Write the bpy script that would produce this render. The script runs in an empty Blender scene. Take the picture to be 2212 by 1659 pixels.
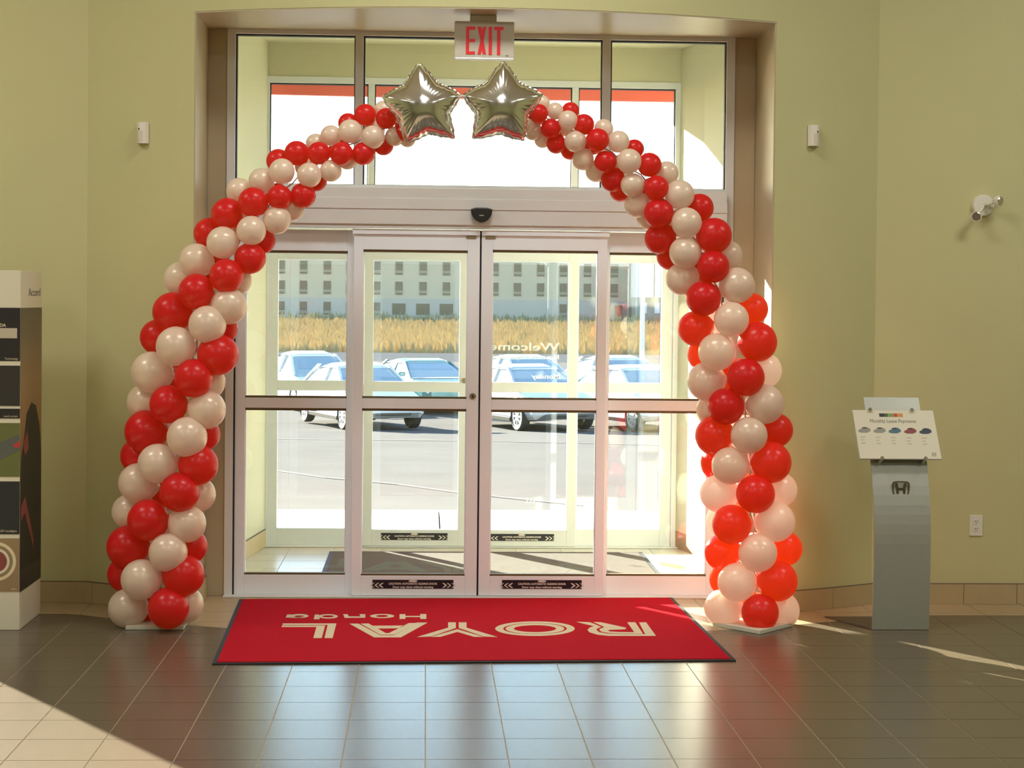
import bpy, bmesh, math, random
from mathutils import Vector, Matrix

# ------------------------------------------------------------------ camera
random.seed(7)
SC = bpy.context.scene
COL = SC.collection
IMG_W, IMG_H = 2212.0, 1659.0
FOC = 3800.0                                   # focal length in pixels of the 2212 x 1659 frame
EYE = Vector((0.0, 0.0, 1.68))
YAW, PITCH, ROLL = math.radians(2.82), math.radians(1.30), 0.0105
PPX, PPY = 1106.0, 735.0                       # principal point (the photograph is a crop)
FWD = Vector((math.sin(YAW) * math.cos(PITCH), math.cos(YAW) * math.cos(PITCH), -math.sin(PITCH)))
_r = Vector((math.cos(YAW), -math.sin(YAW), 0.0))
_u = _r.cross(FWD)
RGT = _r * math.cos(ROLL) + _u * math.sin(ROLL)
UPV = _u * math.cos(ROLL) - _r * math.sin(ROLL)
cam_data = bpy.data.cameras.new('camera')
cam_data.sensor_fit = 'HORIZONTAL'
cam_data.sensor_width = 36.0
cam_data.lens = 36.0 * FOC / IMG_W
cam_data.shift_x = (IMG_W / 2 - PPX) / IMG_W
cam_data.shift_y = (PPY - IMG_H / 2) / IMG_W
cam_data.clip_start = 0.05
cam_data.clip_end = 2000.0
cam = bpy.data.objects.new('camera', cam_data)
COL.objects.link(cam)
m = Matrix((RGT, UPV, -FWD)).transposed().to_4x4()
m.translation = EYE
cam.matrix_world = m
SC.camera = cam

# ------------------------------------------------------------------ world, sun, room lamps, exposure
SUN_AZ = math.radians(34.5)                    # light travels towards +X and -Y (into the room, to the right)
SUN_EL = math.atan(0.28)
sun_travel = Vector((math.sin(SUN_AZ) * math.cos(SUN_EL), -math.cos(SUN_AZ) * math.cos(SUN_EL), -math.sin(SUN_EL)))
world = bpy.data.worlds.new('sky')
SC.world = world
world.use_nodes = True
wn = world.node_tree.nodes
wl = world.node_tree.links
wn.clear()
sky = wn.new('ShaderNodeTexSky')
sky.sky_type = 'NISHITA'
sky.sun_disc = False
sky.sun_elevation = SUN_EL
sky.sun_rotation = -SUN_AZ                     # sun stands outside, in front of the doors and to the left
sky.air_density = 1.0
sky.dust_density = 0.3
sky.ozone_density = 2.0
bg = wn.new('ShaderNodeBackground')
bg.inputs['Strength'].default_value = 0.70
wo = wn.new('ShaderNodeOutputWorld')
wl.new(sky.outputs['Color'], bg.inputs['Color'])
wl.new(bg.outputs['Background'], wo.inputs['Surface'])

sun_data = bpy.data.lights.new('sun', 'SUN')
sun_data.energy = 60.0
sun_data.color = (1.0, 0.93, 0.82)
sun_data.angle = math.radians(0.53)
sun = bpy.data.objects.new('sun', sun_data)
COL.objects.link(sun)
sun.location = (-20, 40, 14)
sun.rotation_euler = sun_travel.to_track_quat('-Z', 'Y').to_euler()

ROOM_Z = 4.6
def ceiling_lamp(x, y, z, power, sx=1.2, sy=0.6):
    d = bpy.data.lights.new('ceiling_lamp', 'AREA')
    d.shape = 'RECTANGLE'
    d.size, d.size_y = sx, sy
    d.energy = power
    d.color = (1.0, 0.985, 0.93)
    o = bpy.data.objects.new('ceiling_lamp', d)
    COL.objects.link(o)
    o.location = (x, y, z)
    return o
for lx in (-3.6, 0.3, 4.2):
    for ly, pw in ((0.5, 38.0), (4.0, 46.0), (7.5, 55.0)):
        ceiling_lamp(lx, ly, ROOM_Z - 0.07, pw)
ceiling_lamp(0.33, 11.0, 3.36, 3.0, 0.6, 0.3)

vs = SC.view_settings
vs.view_transform = 'Standard'
vs.look = 'None'
vs.exposure = 0.0
vs.gamma = 1.0
vs.use_curve_mapping = False
SC.cycles.use_denoising = True
SC.cycles.max_bounces = 8
SC.cycles.transparent_max_bounces = 16
SC.cycles.sample_clamp_indirect = 6.0

# ------------------------------------------------------------------ surveying helpers
def ray(px, py):
    return FWD + RGT * ((px - PPX) / FOC) - UPV * ((py - PPY) / FOC)
def at(px, py, y):
    d = ray(px, py)
    return EYE + d * ((y - EYE.y) / d.y)
def ground(px, py, z=0.0):
    d = ray(px, py)
    return EYE + d * ((z - EYE.z) / d.z)

# ------------------------------------------------------------------ materials
def new_mat(name):
    mt = bpy.data.materials.new(name)
    mt.use_nodes = True
    nt = mt.node_tree
    return mt, nt, nt.nodes['Principled BSDF'], nt.nodes['Material Output']

def mat(name, col, rough=0.5, metal=0.0, noise=0.0, nscale=8.0, bump=0.0, bscale=60.0, spec=0.5, coat=0.0, emit=None, estr=0.0):
    mt, nt, b, out = new_mat(name)
    b.inputs['Base Color'].default_value = (*col, 1)
    b.inputs['Roughness'].default_value = rough
    b.inputs['Metallic'].default_value = metal
    b.inputs['Specular IOR Level'].default_value = spec
    b.inputs['Coat Weight'].default_value = coat
    if emit:
        b.inputs['Emission Color'].default_value = (*emit, 1)
        b.inputs['Emission Strength'].default_value = estr
    tc = None
    if noise or bump:
        tc = nt.nodes.new('ShaderNodeTexCoord')
    if noise:
        n = nt.nodes.new('ShaderNodeTexNoise')
        n.inputs['Scale'].default_value = nscale
        n.inputs['Detail'].default_value = 5.0
        nt.links.new(tc.outputs['Object'], n.inputs['Vector'])
        mx = nt.nodes.new('ShaderNodeMix')
        mx.data_type = 'RGBA'
        mx.inputs[6].default_value = (*[c * (1 - noise) for c in col], 1)
        mx.inputs[7].default_value = (*[min(1, c * (1 + noise)) for c in col], 1)
        nt.links.new(n.outputs['Fac'], mx.inputs[0])
        nt.links.new(mx.outputs[2], b.inputs['Base Color'])
    if bump:
        n2 = nt.nodes.new('ShaderNodeTexNoise')
        n2.inputs['Scale'].default_value = bscale
        n2.inputs['Detail'].default_value = 3.0
        nt.links.new(tc.outputs['Object'], n2.inputs['Vector'])
        bp = nt.nodes.new('ShaderNodeBump')
        bp.inputs['Strength'].default_value = bump
        bp.inputs['Distance'].default_value = 0.01
        nt.links.new(n2.outputs['Fac'], bp.inputs['Height'])
        nt.links.new(bp.outputs['Normal'], b.inputs['Normal'])
    return mt

def glass_mat(name, tint=(0.97, 0.985, 0.975), f0=0.05):
    """thin architectural pane: clear with a Schlick reflection on each face"""
    mt, nt, b, out = new_mat(name)
    nt.nodes.remove(b)
    tr = nt.nodes.new('ShaderNodeBsdfTransparent')
    tr.inputs['Color'].default_value = (*tint, 1)
    gl = nt.nodes.new('ShaderNodeBsdfGlossy')
    gl.inputs['Roughness'].default_value = 0.0
    lw = nt.nodes.new('ShaderNodeLayerWeight')
    lw.inputs['Blend'].default_value = 0.5
    pw = nt.nodes.new('ShaderNodeMath'); pw.operation = 'POWER'; pw.inputs[1].default_value = 5.0
    ma = nt.nodes.new('ShaderNodeMath'); ma.operation = 'MULTIPLY_ADD'
    ma.inputs[1].default_value = 1 - f0; ma.inputs[2].default_value = f0
    mx = nt.nodes.new('ShaderNodeMixShader')
    nt.links.new(lw.outputs['Facing'], pw.inputs[0])
    nt.links.new(pw.outputs[0], ma.inputs[0])
    nt.links.new(ma.outputs[0], mx.inputs[0])
    nt.links.new(tr.outputs[0], mx.inputs[1])
    nt.links.new(gl.outputs[0], mx.inputs[2])
    nt.links.new(mx.outputs[0], out.inputs['Surface'])
    return mt

def latex_mat(name, col, glow, rough=0.32, trans=0.35, sheen=0.0, metal=0.0):
    mt, nt, b, out = new_mat(name)
    b.inputs['Base Color'].default_value = (*col, 1)
    b.inputs['Roughness'].default_value = rough
    b.inputs['Sheen Weight'].default_value = sheen
    b.inputs['Metallic'].default_value = metal
    tl = nt.nodes.new('ShaderNodeBsdfTranslucent')
    tl.inputs['Color'].default_value = (*glow, 1)
    mx = nt.nodes.new('ShaderNodeMixShader')
    mx.inputs[0].default_value = trans
    nt.links.new(b.outputs[0], mx.inputs[1])
    nt.links.new(tl.outputs[0], mx.inputs[2])
    nt.links.new(mx.outputs[0], out.inputs['Surface'])
    return mt

def tile_field_mat(name, col, grout, pitch, ox, oy, rough):
    """square tile field for the floor beyond the tiles that are built one by one"""
    mt, nt, b, out = new_mat(name)
    tc = nt.nodes.new('ShaderNodeTexCoord')
    mp = nt.nodes.new('ShaderNodeMapping')
    mp.inputs['Location'].default_value = (-ox, -oy, 0)
    nt.links.new(tc.outputs['Object'], mp.inputs['Vector'])
    br = nt.nodes.new('ShaderNodeTexBrick')
    br.offset = 0.0
    br.inputs['Scale'].default_value = 1.0
    br.inputs['Brick Width'].default_value = pitch
    br.inputs['Row Height'].default_value = pitch
    br.inputs['Mortar Size'].default_value = 0.0022
    br.inputs['Color1'].default_value = (*col, 1)
    br.inputs['Color2'].default_value = (*[c * 0.95 for c in col], 1)
    br.inputs['Mortar'].default_value = (*grout, 1)
    nt.links.new(mp.outputs[0], br.inputs['Vector'])
    nt.links.new(br.outputs['Color'], b.inputs['Base Color'])
    b.inputs['Roughness'].default_value = rough
    return mt

M = {}
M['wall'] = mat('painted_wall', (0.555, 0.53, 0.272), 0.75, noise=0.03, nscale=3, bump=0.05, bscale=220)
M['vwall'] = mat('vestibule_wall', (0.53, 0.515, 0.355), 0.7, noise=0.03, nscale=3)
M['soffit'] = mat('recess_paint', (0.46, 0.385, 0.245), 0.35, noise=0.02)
M['ceiling'] = mat('ceiling_tile', (0.78, 0.75, 0.66), 0.9)
M['dark_tile'] = mat('dark_floor_tile', (0.112, 0.088, 0.058), 0.26, noise=0.10, nscale=14, bump=0.02, bscale=90)
M['cream_tile'] = mat('cream_floor_tile', (0.42, 0.31, 0.18), 0.36, noise=0.08, nscale=10)
M['base_tile'] = mat('cream_base_tile', (0.46, 0.36, 0.20), 0.45, noise=0.07, nscale=10)
M['vest_tile'] = mat('vestibule_tile', (0.55, 0.50, 0.40), 0.25, noise=0.06, nscale=10)
M['grout'] = mat('grout', (0.42, 0.33, 0.20), 0.8)
M['grout_dark'] = mat('base_grout', (0.16, 0.12, 0.08), 0.8)
M['alu'] = mat('anodised_aluminium', (0.72, 0.735, 0.73), 0.42, 0.0, noise=0.02)
M['alu_white'] = mat('clear_aluminium', (0.86, 0.92, 0.99), 0.40, 0.0)
M['alu_outer'] = mat('outer_aluminium', (0.70, 0.73, 0.76), 0.40, 0.0)
M['gasket'] = mat('black_gasket', (0.012, 0.012, 0.012), 0.6)
M['reveal_shade'] = mat('reveal_shade', (0.13, 0.085, 0.03), 0.5)  # dark brown that paints in the shade of the glass reveals
M['glass'] = glass_mat('clear_glass')
M['black'] = mat('black_plastic', (0.02, 0.02, 0.02), 0.35)
M['white_plastic'] = mat('white_plastic', (0.74, 0.71, 0.60), 0.4)
M['exit_face'] = mat('exit_sign_face', (0.62, 0.57, 0.47), 0.4)
M['exit_red'] = mat('exit_red', (0.72, 0.015, 0.02), 0.4, emit=(0.8, 0.01, 0.02), estr=0.15)
M['chrome'] = mat('chrome', (0.78, 0.77, 0.74), 0.12, 1.0)
M['foil'] = mat('silver_foil', (0.80, 0.79, 0.76), 0.16, 1.0)
M['red_latex'] = latex_mat('red_latex', (0.80, 0.004, 0.026), (1.0, 0.34, 0.10), 0.28, 0.50)
M['pearl_latex'] = latex_mat('pearl_latex', (0.95, 0.80, 0.62), (1.0, 0.93, 0.89), 0.28, 0.42, metal=0.10)
M['mat_red'] = mat('red_carpet', (0.48, 0.011, 0.022), 0.95, noise=0.22, nscale=160, bump=0.5, bscale=500, spec=0.02)
M['mat_black'] = mat('rubber_border', (0.018, 0.016, 0.016), 0.7)
M['mat_cream'] = mat('cream_carpet', (0.62, 0.52, 0.36), 0.95, noise=0.12, nscale=200, spec=0.1)
M['entry_mat'] = mat('charcoal_carpet', (0.12, 0.108, 0.09), 0.95, noise=0.30, nscale=140, bump=0.5, bscale=400, spec=0.1)
M['decal_black'] = mat('decal_black', (0.012, 0.01, 0.018), 0.4)
M['decal_white'] = mat('decal_white', (0.75, 0.70, 0.64), 0.5)
M['vinyl'] = mat('white_vinyl', (0.80, 0.80, 0.80), 0.5)
M['plate'] = mat('base_plate_wood', (0.66, 0.62, 0.50), 0.6, noise=0.05)
M['pole'] = mat('arch_pole', (0.6, 0.6, 0.62), 0.4, 0.6)
M['kiosk'] = mat('brushed_steel', (0.37, 0.38, 0.32), 0.45, 0.35, noise=0.05, nscale=30)
M['kiosk_dark'] = mat('kiosk_base', (0.10, 0.075, 0.05), 0.5)
M['print_white'] = mat('print_white', (0.70, 0.645, 0.50), 0.5)
M['print_dark'] = mat('print_dark', (0.14, 0.14, 0.10), 0.6)
M['print_faint'] = mat('print_faint', (0.52, 0.44, 0.33), 0.6)
M['acrylic'] = glass_mat('acrylic', (0.95, 0.97, 0.95), 0.05)
def flat(name, c, r=0.5): return mat(name, c, r)
M['p_black'] = flat('print_black', (0.018, 0.016, 0.014))
M['p_green'] = flat('print_green', (0.22, 0.30, 0.05))
M['tower_green'] = flat('tower_green', (0.13, 0.145, 0.04))
M['tower_slate'] = flat('tower_slate', (0.030, 0.027, 0.02))
M['tower_navy'] = flat('tower_navy', (0.014, 0.018, 0.018))
M['p_dkgreen'] = flat('print_dark_green', (0.06, 0.10, 0.03))
M['p_red'] = flat('print_red', (0.50, 0.03, 0.03))
M['p_orange'] = flat('print_orange', (0.62, 0.25, 0.04))
M['p_grey'] = flat('print_grey', (0.28, 0.27, 0.22))
M['p_blue'] = flat('print_blue', (0.06, 0.14, 0.19))
M['p_navy'] = flat('print_navy', (0.03, 0.04, 0.06))
M['p_maroon'] = flat('print_maroon', (0.25, 0.05, 0.045))
M['p_tan'] = flat('print_tan', (0.30, 0.20, 0.10))
M['p_cream'] = flat('print_cream', (0.70, 0.60, 0.38))
M['p_slate'] = flat('print_slate', (0.10, 0.11, 0.09))
M['asphalt'] = mat('asphalt', (0.15, 0.142, 0.135), 0.95, noise=0.16, nscale=0.8, spec=0.0)
M['concrete'] = mat('sidewalk_concrete', (0.66, 0.64, 0.60), 0.85, noise=0.05)
M['road'] = mat('road', (0.10, 0.102, 0.11), 0.95, noise=0.06, nscale=0.4, spec=0.0)
M['field'] = mat('dry_field', (0.16, 0.12, 0.065), 0.95, noise=0.35, nscale=0.5, spec=0.0)
M['grass_a'] = mat('dry_grass', (0.46, 0.35, 0.19), 0.9, noise=0.25, nscale=0.6, spec=0.0)
M['scrub'] = mat('green_scrub', (0.34, 0.30, 0.17), 0.9, noise=0.3, nscale=0.7)
M['hotel_up'] = mat('hotel_render', (0.64, 0.545, 0.40), 0.9, noise=0.05, nscale=0.2)
M['hotel_low'] = mat('hotel_plinth', (0.56, 0.50, 0.43), 0.9, noise=0.05, nscale=0.2)
M['hotel_pane'] = mat('hotel_pane', (0.16, 0.13, 0.09), 0.25)
M['hotel_bar'] = mat('hotel_bar', (0.62, 0.57, 0.46), 0.7)
M['pale_panel'] = mat('pale_panel', (0.78, 0.78, 0.80), 0.7)
M['shop_glass'] = mat('shop_glass', (0.22, 0.27, 0.27), 0.2)
M['canopy_red'] = mat('canopy_red', (0.55, 0.10, 0.07), 0.35)
M['car_white'] = mat('car_white', (0.85, 0.85, 0.86), 0.25, coat=1.0)
M['car_silver'] = mat('car_silver', (0.62, 0.66, 0.72), 0.3, 0.5, coat=1.0)
M['car_teal'] = mat('car_teal', (0.05, 0.20, 0.20), 0.25, 0.2, coat=1.0)
M['car_dark'] = mat('car_dark', (0.06, 0.055, 0.05), 0.25, 0.2, coat=1.0)
M['car_glass'] = mat('car_glass', (0.30, 0.40, 0.45), 0.05, 0.0, coat=1.0)
M['tyre'] = mat('tyre', (0.02, 0.02, 0.02), 0.8)
M['rim'] = mat('alloy_rim', (0.80, 0.80, 0.80), 0.25, 0.7)
M['lamp_glass'] = mat('headlight', (0.7, 0.72, 0.75), 0.1)
M['brass'] = mat('lock_brass', (0.36, 0.30, 0.18), 0.35, 0.7)

# ------------------------------------------------------------------ object helpers
ORG = {}
class G:
    """collects geometry in world coordinates, then links it as one mesh object"""
    def __init__(self): self.v, self.f = [], []
    def add(self, vs, fs):
        n = len(self.v)
        self.v += [Vector(p) for p in vs]
        self.f += [[i + n for i in q] for q in fs]
        return self
    def box(self, x0, x1, y0, y1, z0, z1):
        return self.add([(x0,y0,z0),(x1,y0,z0),(x1,y1,z0),(x0,y1,z0),(x0,y0,z1),(x1,y0,z1),(x1,y1,z1),(x0,y1,z1)],
                        [(0,3,2,1),(4,5,6,7),(0,1,5,4),(1,2,6,5),(2,3,7,6),(3,0,4,7)])
    def hexa(self, a, b):
        """two quads (four points each) joined to a solid"""
        return self.add(list(a) + list(b), [(3,2,1,0),(4,5,6,7),(0,1,5,4),(1,2,6,5),(2,3,7,6),(3,0,4,7)])
    def prism(self, pts, off):
        """planar outline extruded by the vector off"""
        n = len(pts); off = Vector(off)
        p = [Vector(q) for q in pts]
        self.add(p + [q + off for q in p], [list(range(n))[::-1], list(range(n, 2*n))] + [(i, (i+1) % n, (i+1) % n + n, i + n) for i in range(n)])
        return self
    def ring(self, outer, inner, off):
        """closed band between two outlines of equal count, extruded"""
        n = len(outer); off = Vector(off)
        o = [Vector(q) for q in outer]; i_ = [Vector(q) for q in inner]
        vs = o + i_ + [q + off for q in o] + [q + off for q in i_]
        fs = []
        for k in range(n):
            j = (k + 1) % n
            fs += [(k, j, n+j, n+k), (2*n+k, 3*n+k, 3*n+j, 2*n+j), (k, 2*n+k, 2*n+j, j), (n+k, n+j, 3*n+j, 3*n+k)]
        return self.add(vs, fs)
    def cyl(self, c, axis, r, h, n=20, r2=None):
        c, axis = Vector(c), Vector(axis).normalized()
        r2 = r if r2 is None else r2
        a = axis.orthogonal().normalized(); b = axis.cross(a)
        lo = [c + (a * math.cos(t) + b * math.sin(t)) * r for t in [2*math.pi*i/n for i in range(n)]]
        hi = [c + axis * h + (a * math.cos(t) + b * math.sin(t)) * r2 for t in [2*math.pi*i/n for i in range(n)]]
        return self.add(lo + hi, [list(range(n))[::-1], list(range(n, 2*n))] + [(i, (i+1) % n, (i+1) % n + n, i + n) for i in range(n)])
    def tube(self, path, r, n=8):
        path = [Vector(p) for p in path]
        base = len(self.v); vs = []; fs = []
        nrm = None
        for i, p in enumerate(path):
            t = (path[min(i+1, len(path)-1)] - path[max(i-1, 0)]).normalized()
            nrm = t.orthogonal().normalized() if nrm is None else (nrm - t * nrm.dot(t)).normalized()
            b = t.cross(nrm)
            vs += [p + (nrm * math.cos(2*math.pi*k/n) + b * math.sin(2*math.pi*k/n)) * r for k in range(n)]
        for i in range(len(path) - 1):
            for k in range(n):
                fs.append((i*n+k, i*n+(k+1) % n, (i+1)*n+(k+1) % n, (i+1)*n+k))
        fs += [list(range(n))[::-1], list(range((len(path)-1)*n, len(path)*n))]
        return self.add(vs, fs)
    def mesh(self, name, org=None, bevel=0.0, smooth=False):
        me = bpy.data.meshes.new(name)
        o = Vector(org) if org is not None else Vector((0, 0, 0))
        me.from_pydata([p - o for p in self.v], [], self.f)
        bm = bmesh.new(); bm.from_mesh(me)
        bmesh.ops.recalc_face_normals(bm, faces=bm.faces)
        if bevel:
            bmesh.ops.bevel(bm, geom=[e for e in bm.edges if e.is_manifold and e.calc_face_angle(0) > 0.5], offset=bevel, segments=2, affect='EDGES', profile=0.6)
        bm.to_mesh(me); bm.free()
        if smooth:
            me.polygons.foreach_set('use_smooth', [True] * len(me.polygons))
        return me
    def build(self, name, mt, parent=None, bevel=0.0, smooth=False, auto=False):
        org = ORG.get(parent.name, Vector((0, 0, 0))) if parent else Vector((0, 0, 0))
        me = self.mesh(name, org, bevel, smooth)
        return link(name, me, mt, parent, auto)

def link(name, me, mt, parent=None, auto=False):
    if mt is not None and not me.materials:
        me.materials.append(M[mt] if isinstance(mt, str) else mt)
    o = bpy.data.objects.new(name, me)
    COL.objects.link(o)
    if parent:
        o.parent = parent
        ORG[o.name] = ORG.get(parent.name, Vector((0, 0, 0)))
    else:
        ORG[o.name] = Vector((0, 0, 0))
    if auto:
        sm = o.modifiers.new('split', 'EDGE_SPLIT'); sm.split_angle = math.radians(35)
    return o

def tag(o, label=None, cat=None, group=None, kind=None):
    if label: o['label'] = label
    if cat: o['category'] = cat
    if group: o['group'] = group
    if kind: o['kind'] = kind
    return o

def thing(name, loc, label, cat, group=None, kind=None):
    o = bpy.data.objects.new(name, None)
    o.empty_display_size = 0.1
    COL.objects.link(o)
    o.location = loc
    ORG[o.name] = Vector(loc)
    return tag(o, label, cat, group, kind)

def struct(name, label, cat, loc=(0, 0, 0)):
    return thing(name, loc, label, cat, None, 'structure')

def copy_tree(o, parent=None):
    c = o.copy(); COL.objects.link(c); c.parent = parent
    for ch in list(o.children):
        copy_tree(ch, c)
    return c

def text_mesh(body, size, xf, depth=0.0008, align='CENTER', bold=0.0, width=None, spacing=1.0, name='lettering'):
    """lettering as a mesh; xf maps local (x right, y up, z out) to the world"""
    cu = bpy.data.curves.new('lettering', 'FONT')
    cu.body = body; cu.size = size; cu.align_x = align; cu.align_y = 'BOTTOM_BASELINE'
    cu.extrude = depth; cu.offset = bold; cu.resolution_u = 3; cu.space_character = spacing
    ob = bpy.data.objects.new('lettering', cu)
    COL.objects.link(ob)
    dg = bpy.context.evaluated_depsgraph_get()
    me = bpy.data.meshes.new_from_object(ob.evaluated_get(dg))
    bpy.data.objects.remove(ob); bpy.data.curves.remove(cu)
    me.name = name
    if width and len(me.vertices):
        xs = [v.co.x for v in me.vertices]
        k = width / (max(xs) - min(xs))
        me.transform(Matrix.Scale(k, 4, (1, 0, 0)))
    me.transform(xf)
    me.materials.clear()
    return me

def frame_xf(origin, xdir, ydir):
    x, y = Vector(xdir).normalized(), Vector(ydir).normalized()
    z = x.cross(y)
    mm = Matrix((x, y, z)).transposed().to_4x4()
    mm.translation = Vector(origin)
    return mm

def lettering(parent, body, size, origin, xdir, ydir, mt, **kw):
    org = ORG.get(parent.name, Vector((0, 0, 0)))
    me = text_mesh(body, size, frame_xf(Vector(origin) - org, xdir, ydir), **kw)
    return link('lettering', me, mt, parent)

# ================================================================== THE ROOM
YD = 9.93            # front plane of the inner entrance
YO = 11.93           # front plane of the outer entrance
ARC_X, ARC_R, ARC_Y = 0.33, 4.2, 9.11      # bowed entrance wall: centre line, radius, nearest point
WALL_Y = 9.72        # flat walls on both sides
JX0, JX1 = -1.235, 1.868                    # reveals of the entrance recess
SOFFIT = 3.19
def arc_y(x):
    d = max(-ARC_R + 0.01, min(ARC_R - 0.01, x - ARC_X))
    return ARC_Y + ARC_R - math.sqrt(ARC_R * ARC_R - d * d)
_s = WALL_Y - ARC_Y
ARC_HALF = math.sqrt(ARC_R ** 2 - (ARC_R - _s) ** 2)
AX0, AX1 = ARC_X - ARC_HALF, ARC_X + ARC_HALF
def front_wall_y(x):
    return arc_y(x) if AX0 < x < AX1 else WALL_Y

# ---- bowed front wall with the recess, one solid
def arc_block(g, x0, x1, z0, z1, yb, n):
    xs = [x0 + (x1 - x0) * i / n for i in range(n + 1)]
    fr = [(x, arc_y(x)) for x in xs]
    g.prism([(x, y, z0) for x, y in fr] + [(x1, yb, z0), (x0, yb, z0)], (0, 0, z1 - z0))
g = G()
arc_block(g, AX0, JX0, -0.02, ROOM_Z, 10.12, 10)
arc_block(g, JX1, AX1, -0.02, ROOM_Z, 10.12, 10)
arc_block(g, JX0, JX1, SOFFIT, ROOM_Z, 10.12, 36)
wf = g.build('wall_front', 'wall', auto=False)
tag(wf, 'bowed cream wall around the glass entrance', 'wall', kind='structure')
# painted lining of the recess: two reveals, the soffit and the narrow back strips
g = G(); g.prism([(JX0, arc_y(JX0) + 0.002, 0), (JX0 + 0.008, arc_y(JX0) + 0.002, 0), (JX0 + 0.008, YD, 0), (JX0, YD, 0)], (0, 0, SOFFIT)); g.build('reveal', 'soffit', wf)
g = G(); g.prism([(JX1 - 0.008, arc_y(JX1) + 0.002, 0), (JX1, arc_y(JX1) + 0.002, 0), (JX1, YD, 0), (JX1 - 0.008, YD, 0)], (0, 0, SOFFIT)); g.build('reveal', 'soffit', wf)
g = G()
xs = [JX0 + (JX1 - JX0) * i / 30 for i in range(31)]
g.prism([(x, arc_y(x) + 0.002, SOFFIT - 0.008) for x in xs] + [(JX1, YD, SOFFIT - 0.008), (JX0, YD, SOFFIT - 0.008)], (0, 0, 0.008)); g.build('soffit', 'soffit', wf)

# ---- flat walls
WIN = (-6.2, -3.22, 0.25, 2.6)       # daylight window in the left wall, out of the frame
g = G()
g.box(-7.0, WIN[0], WALL_Y, 10.12, -0.02, ROOM_Z)
g.box(WIN[1], AX0, WALL_Y, 10.12, -0.02, ROOM_Z)
g.box(WIN[0], WIN[1], WALL_Y, 10.12, -0.02, WIN[2])
g.box(WIN[0], WIN[1], WALL_Y, 10.12, WIN[3], ROOM_Z)
tag(g.build('wall_left', 'wall'), 'flat cream wall left of the entrance', 'wall', kind='structure')
g = G(); g.box(AX1, 7.0, WALL_Y, 10.12, -0.02, ROOM_Z)
tag(g.build('wall_right', 'wall'), 'flat cream wall right of the entrance', 'wall', kind='structure')
g = G(); g.box(-7.2, -7.0, -4.0, 10.12, -0.02, ROOM_Z)
tag(g.build('wall_side_left', 'wall'), 'showroom side wall far left', 'wall', kind='structure')
g = G(); g.box(7.0, 7.2, -4.0, 10.12, -0.02, ROOM_Z)
tag(g.build('wall_side_right', 'wall'), 'showroom side wall far right', 'wall', kind='structure')
g = G(); g.box(-7.2, 7.2, -4.2, -4.0, -0.02, ROOM_Z)
tag(g.build('wall_back', 'wall'), 'showroom wall behind the viewer', 'wall', kind='structure')
g = G(); g.box(-7.2, 7.2, -4.2, 10.12, ROOM_Z, ROOM_Z + 0.2)
tag(g.build('ceiling', 'ceiling'), 'showroom ceiling', 'ceiling', kind='structure')
# the off-frame daylight window
w1 = struct('window_1', 'tall daylight window in the left wall', 'window')
for xx in (WIN[0], -4.75, WIN[1] - 0.05):
    G().box(xx, xx + 0.05, 9.85, 9.95, WIN[2], WIN[3]).build('frame_bar', 'alu', w1)
for zz in (WIN[2], WIN[3] - 0.05):
    G().box(WIN[0], WIN[1], 9.85, 9.95, zz, zz + 0.05).build('frame_bar', 'alu', w1)
G().box(WIN[0], WIN[1], 9.89, 9.896, WIN[2], WIN[3]).build('glass_pane', 'glass', w1)

# ---- showroom floor: slab, tiles one by one where the photograph shows them
PITCH_T = 0.3035
TX, TY = 0.014, 7.914
BORDER = 0.36
def border_y(x):
    # inner edge of the light border strip that follows the wall
    return front_wall_y(x) - BORDER
M['floor_field'] = tile_field_mat('dark_tile_field', (0.112, 0.088, 0.058), (0.30, 0.23, 0.14), PITCH_T, TX, TY, 0.26)
g = G(); g.box(-7.0, 7.0, -4.0, 9.96, -0.10, -0.003)
floor = g.build('floor', 'floor_field')
tag(floor, 'showroom floor of dark square tiles with a cream border', 'floor', kind='structure')
g = G()                                   # grout bed under the tiles that are built singly
gx0, gx1 = TX - 10 * PITCH_T, TX + 12 * PITCH_T
g.box(gx0, gx1, TY - 7 * PITCH_T, 9.96, -0.02, -0.0022)
g.build('grout_bed', 'grout', floor)
gap = 0.0022
std = None
def tile_poly(pts, mt):
    global std
    g = G(); g.prism([(x, y, -0.006) for x, y in pts], (0, 0, 0.006))
    return g.build('tile', mt, floor, bevel=0.0)
def half_at(y):           # visible half-widths of the floor at depth y (with a margin)
    return -0.262 * y - 0.35, 0.335 * y + 0.40
n_t = 0
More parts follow.
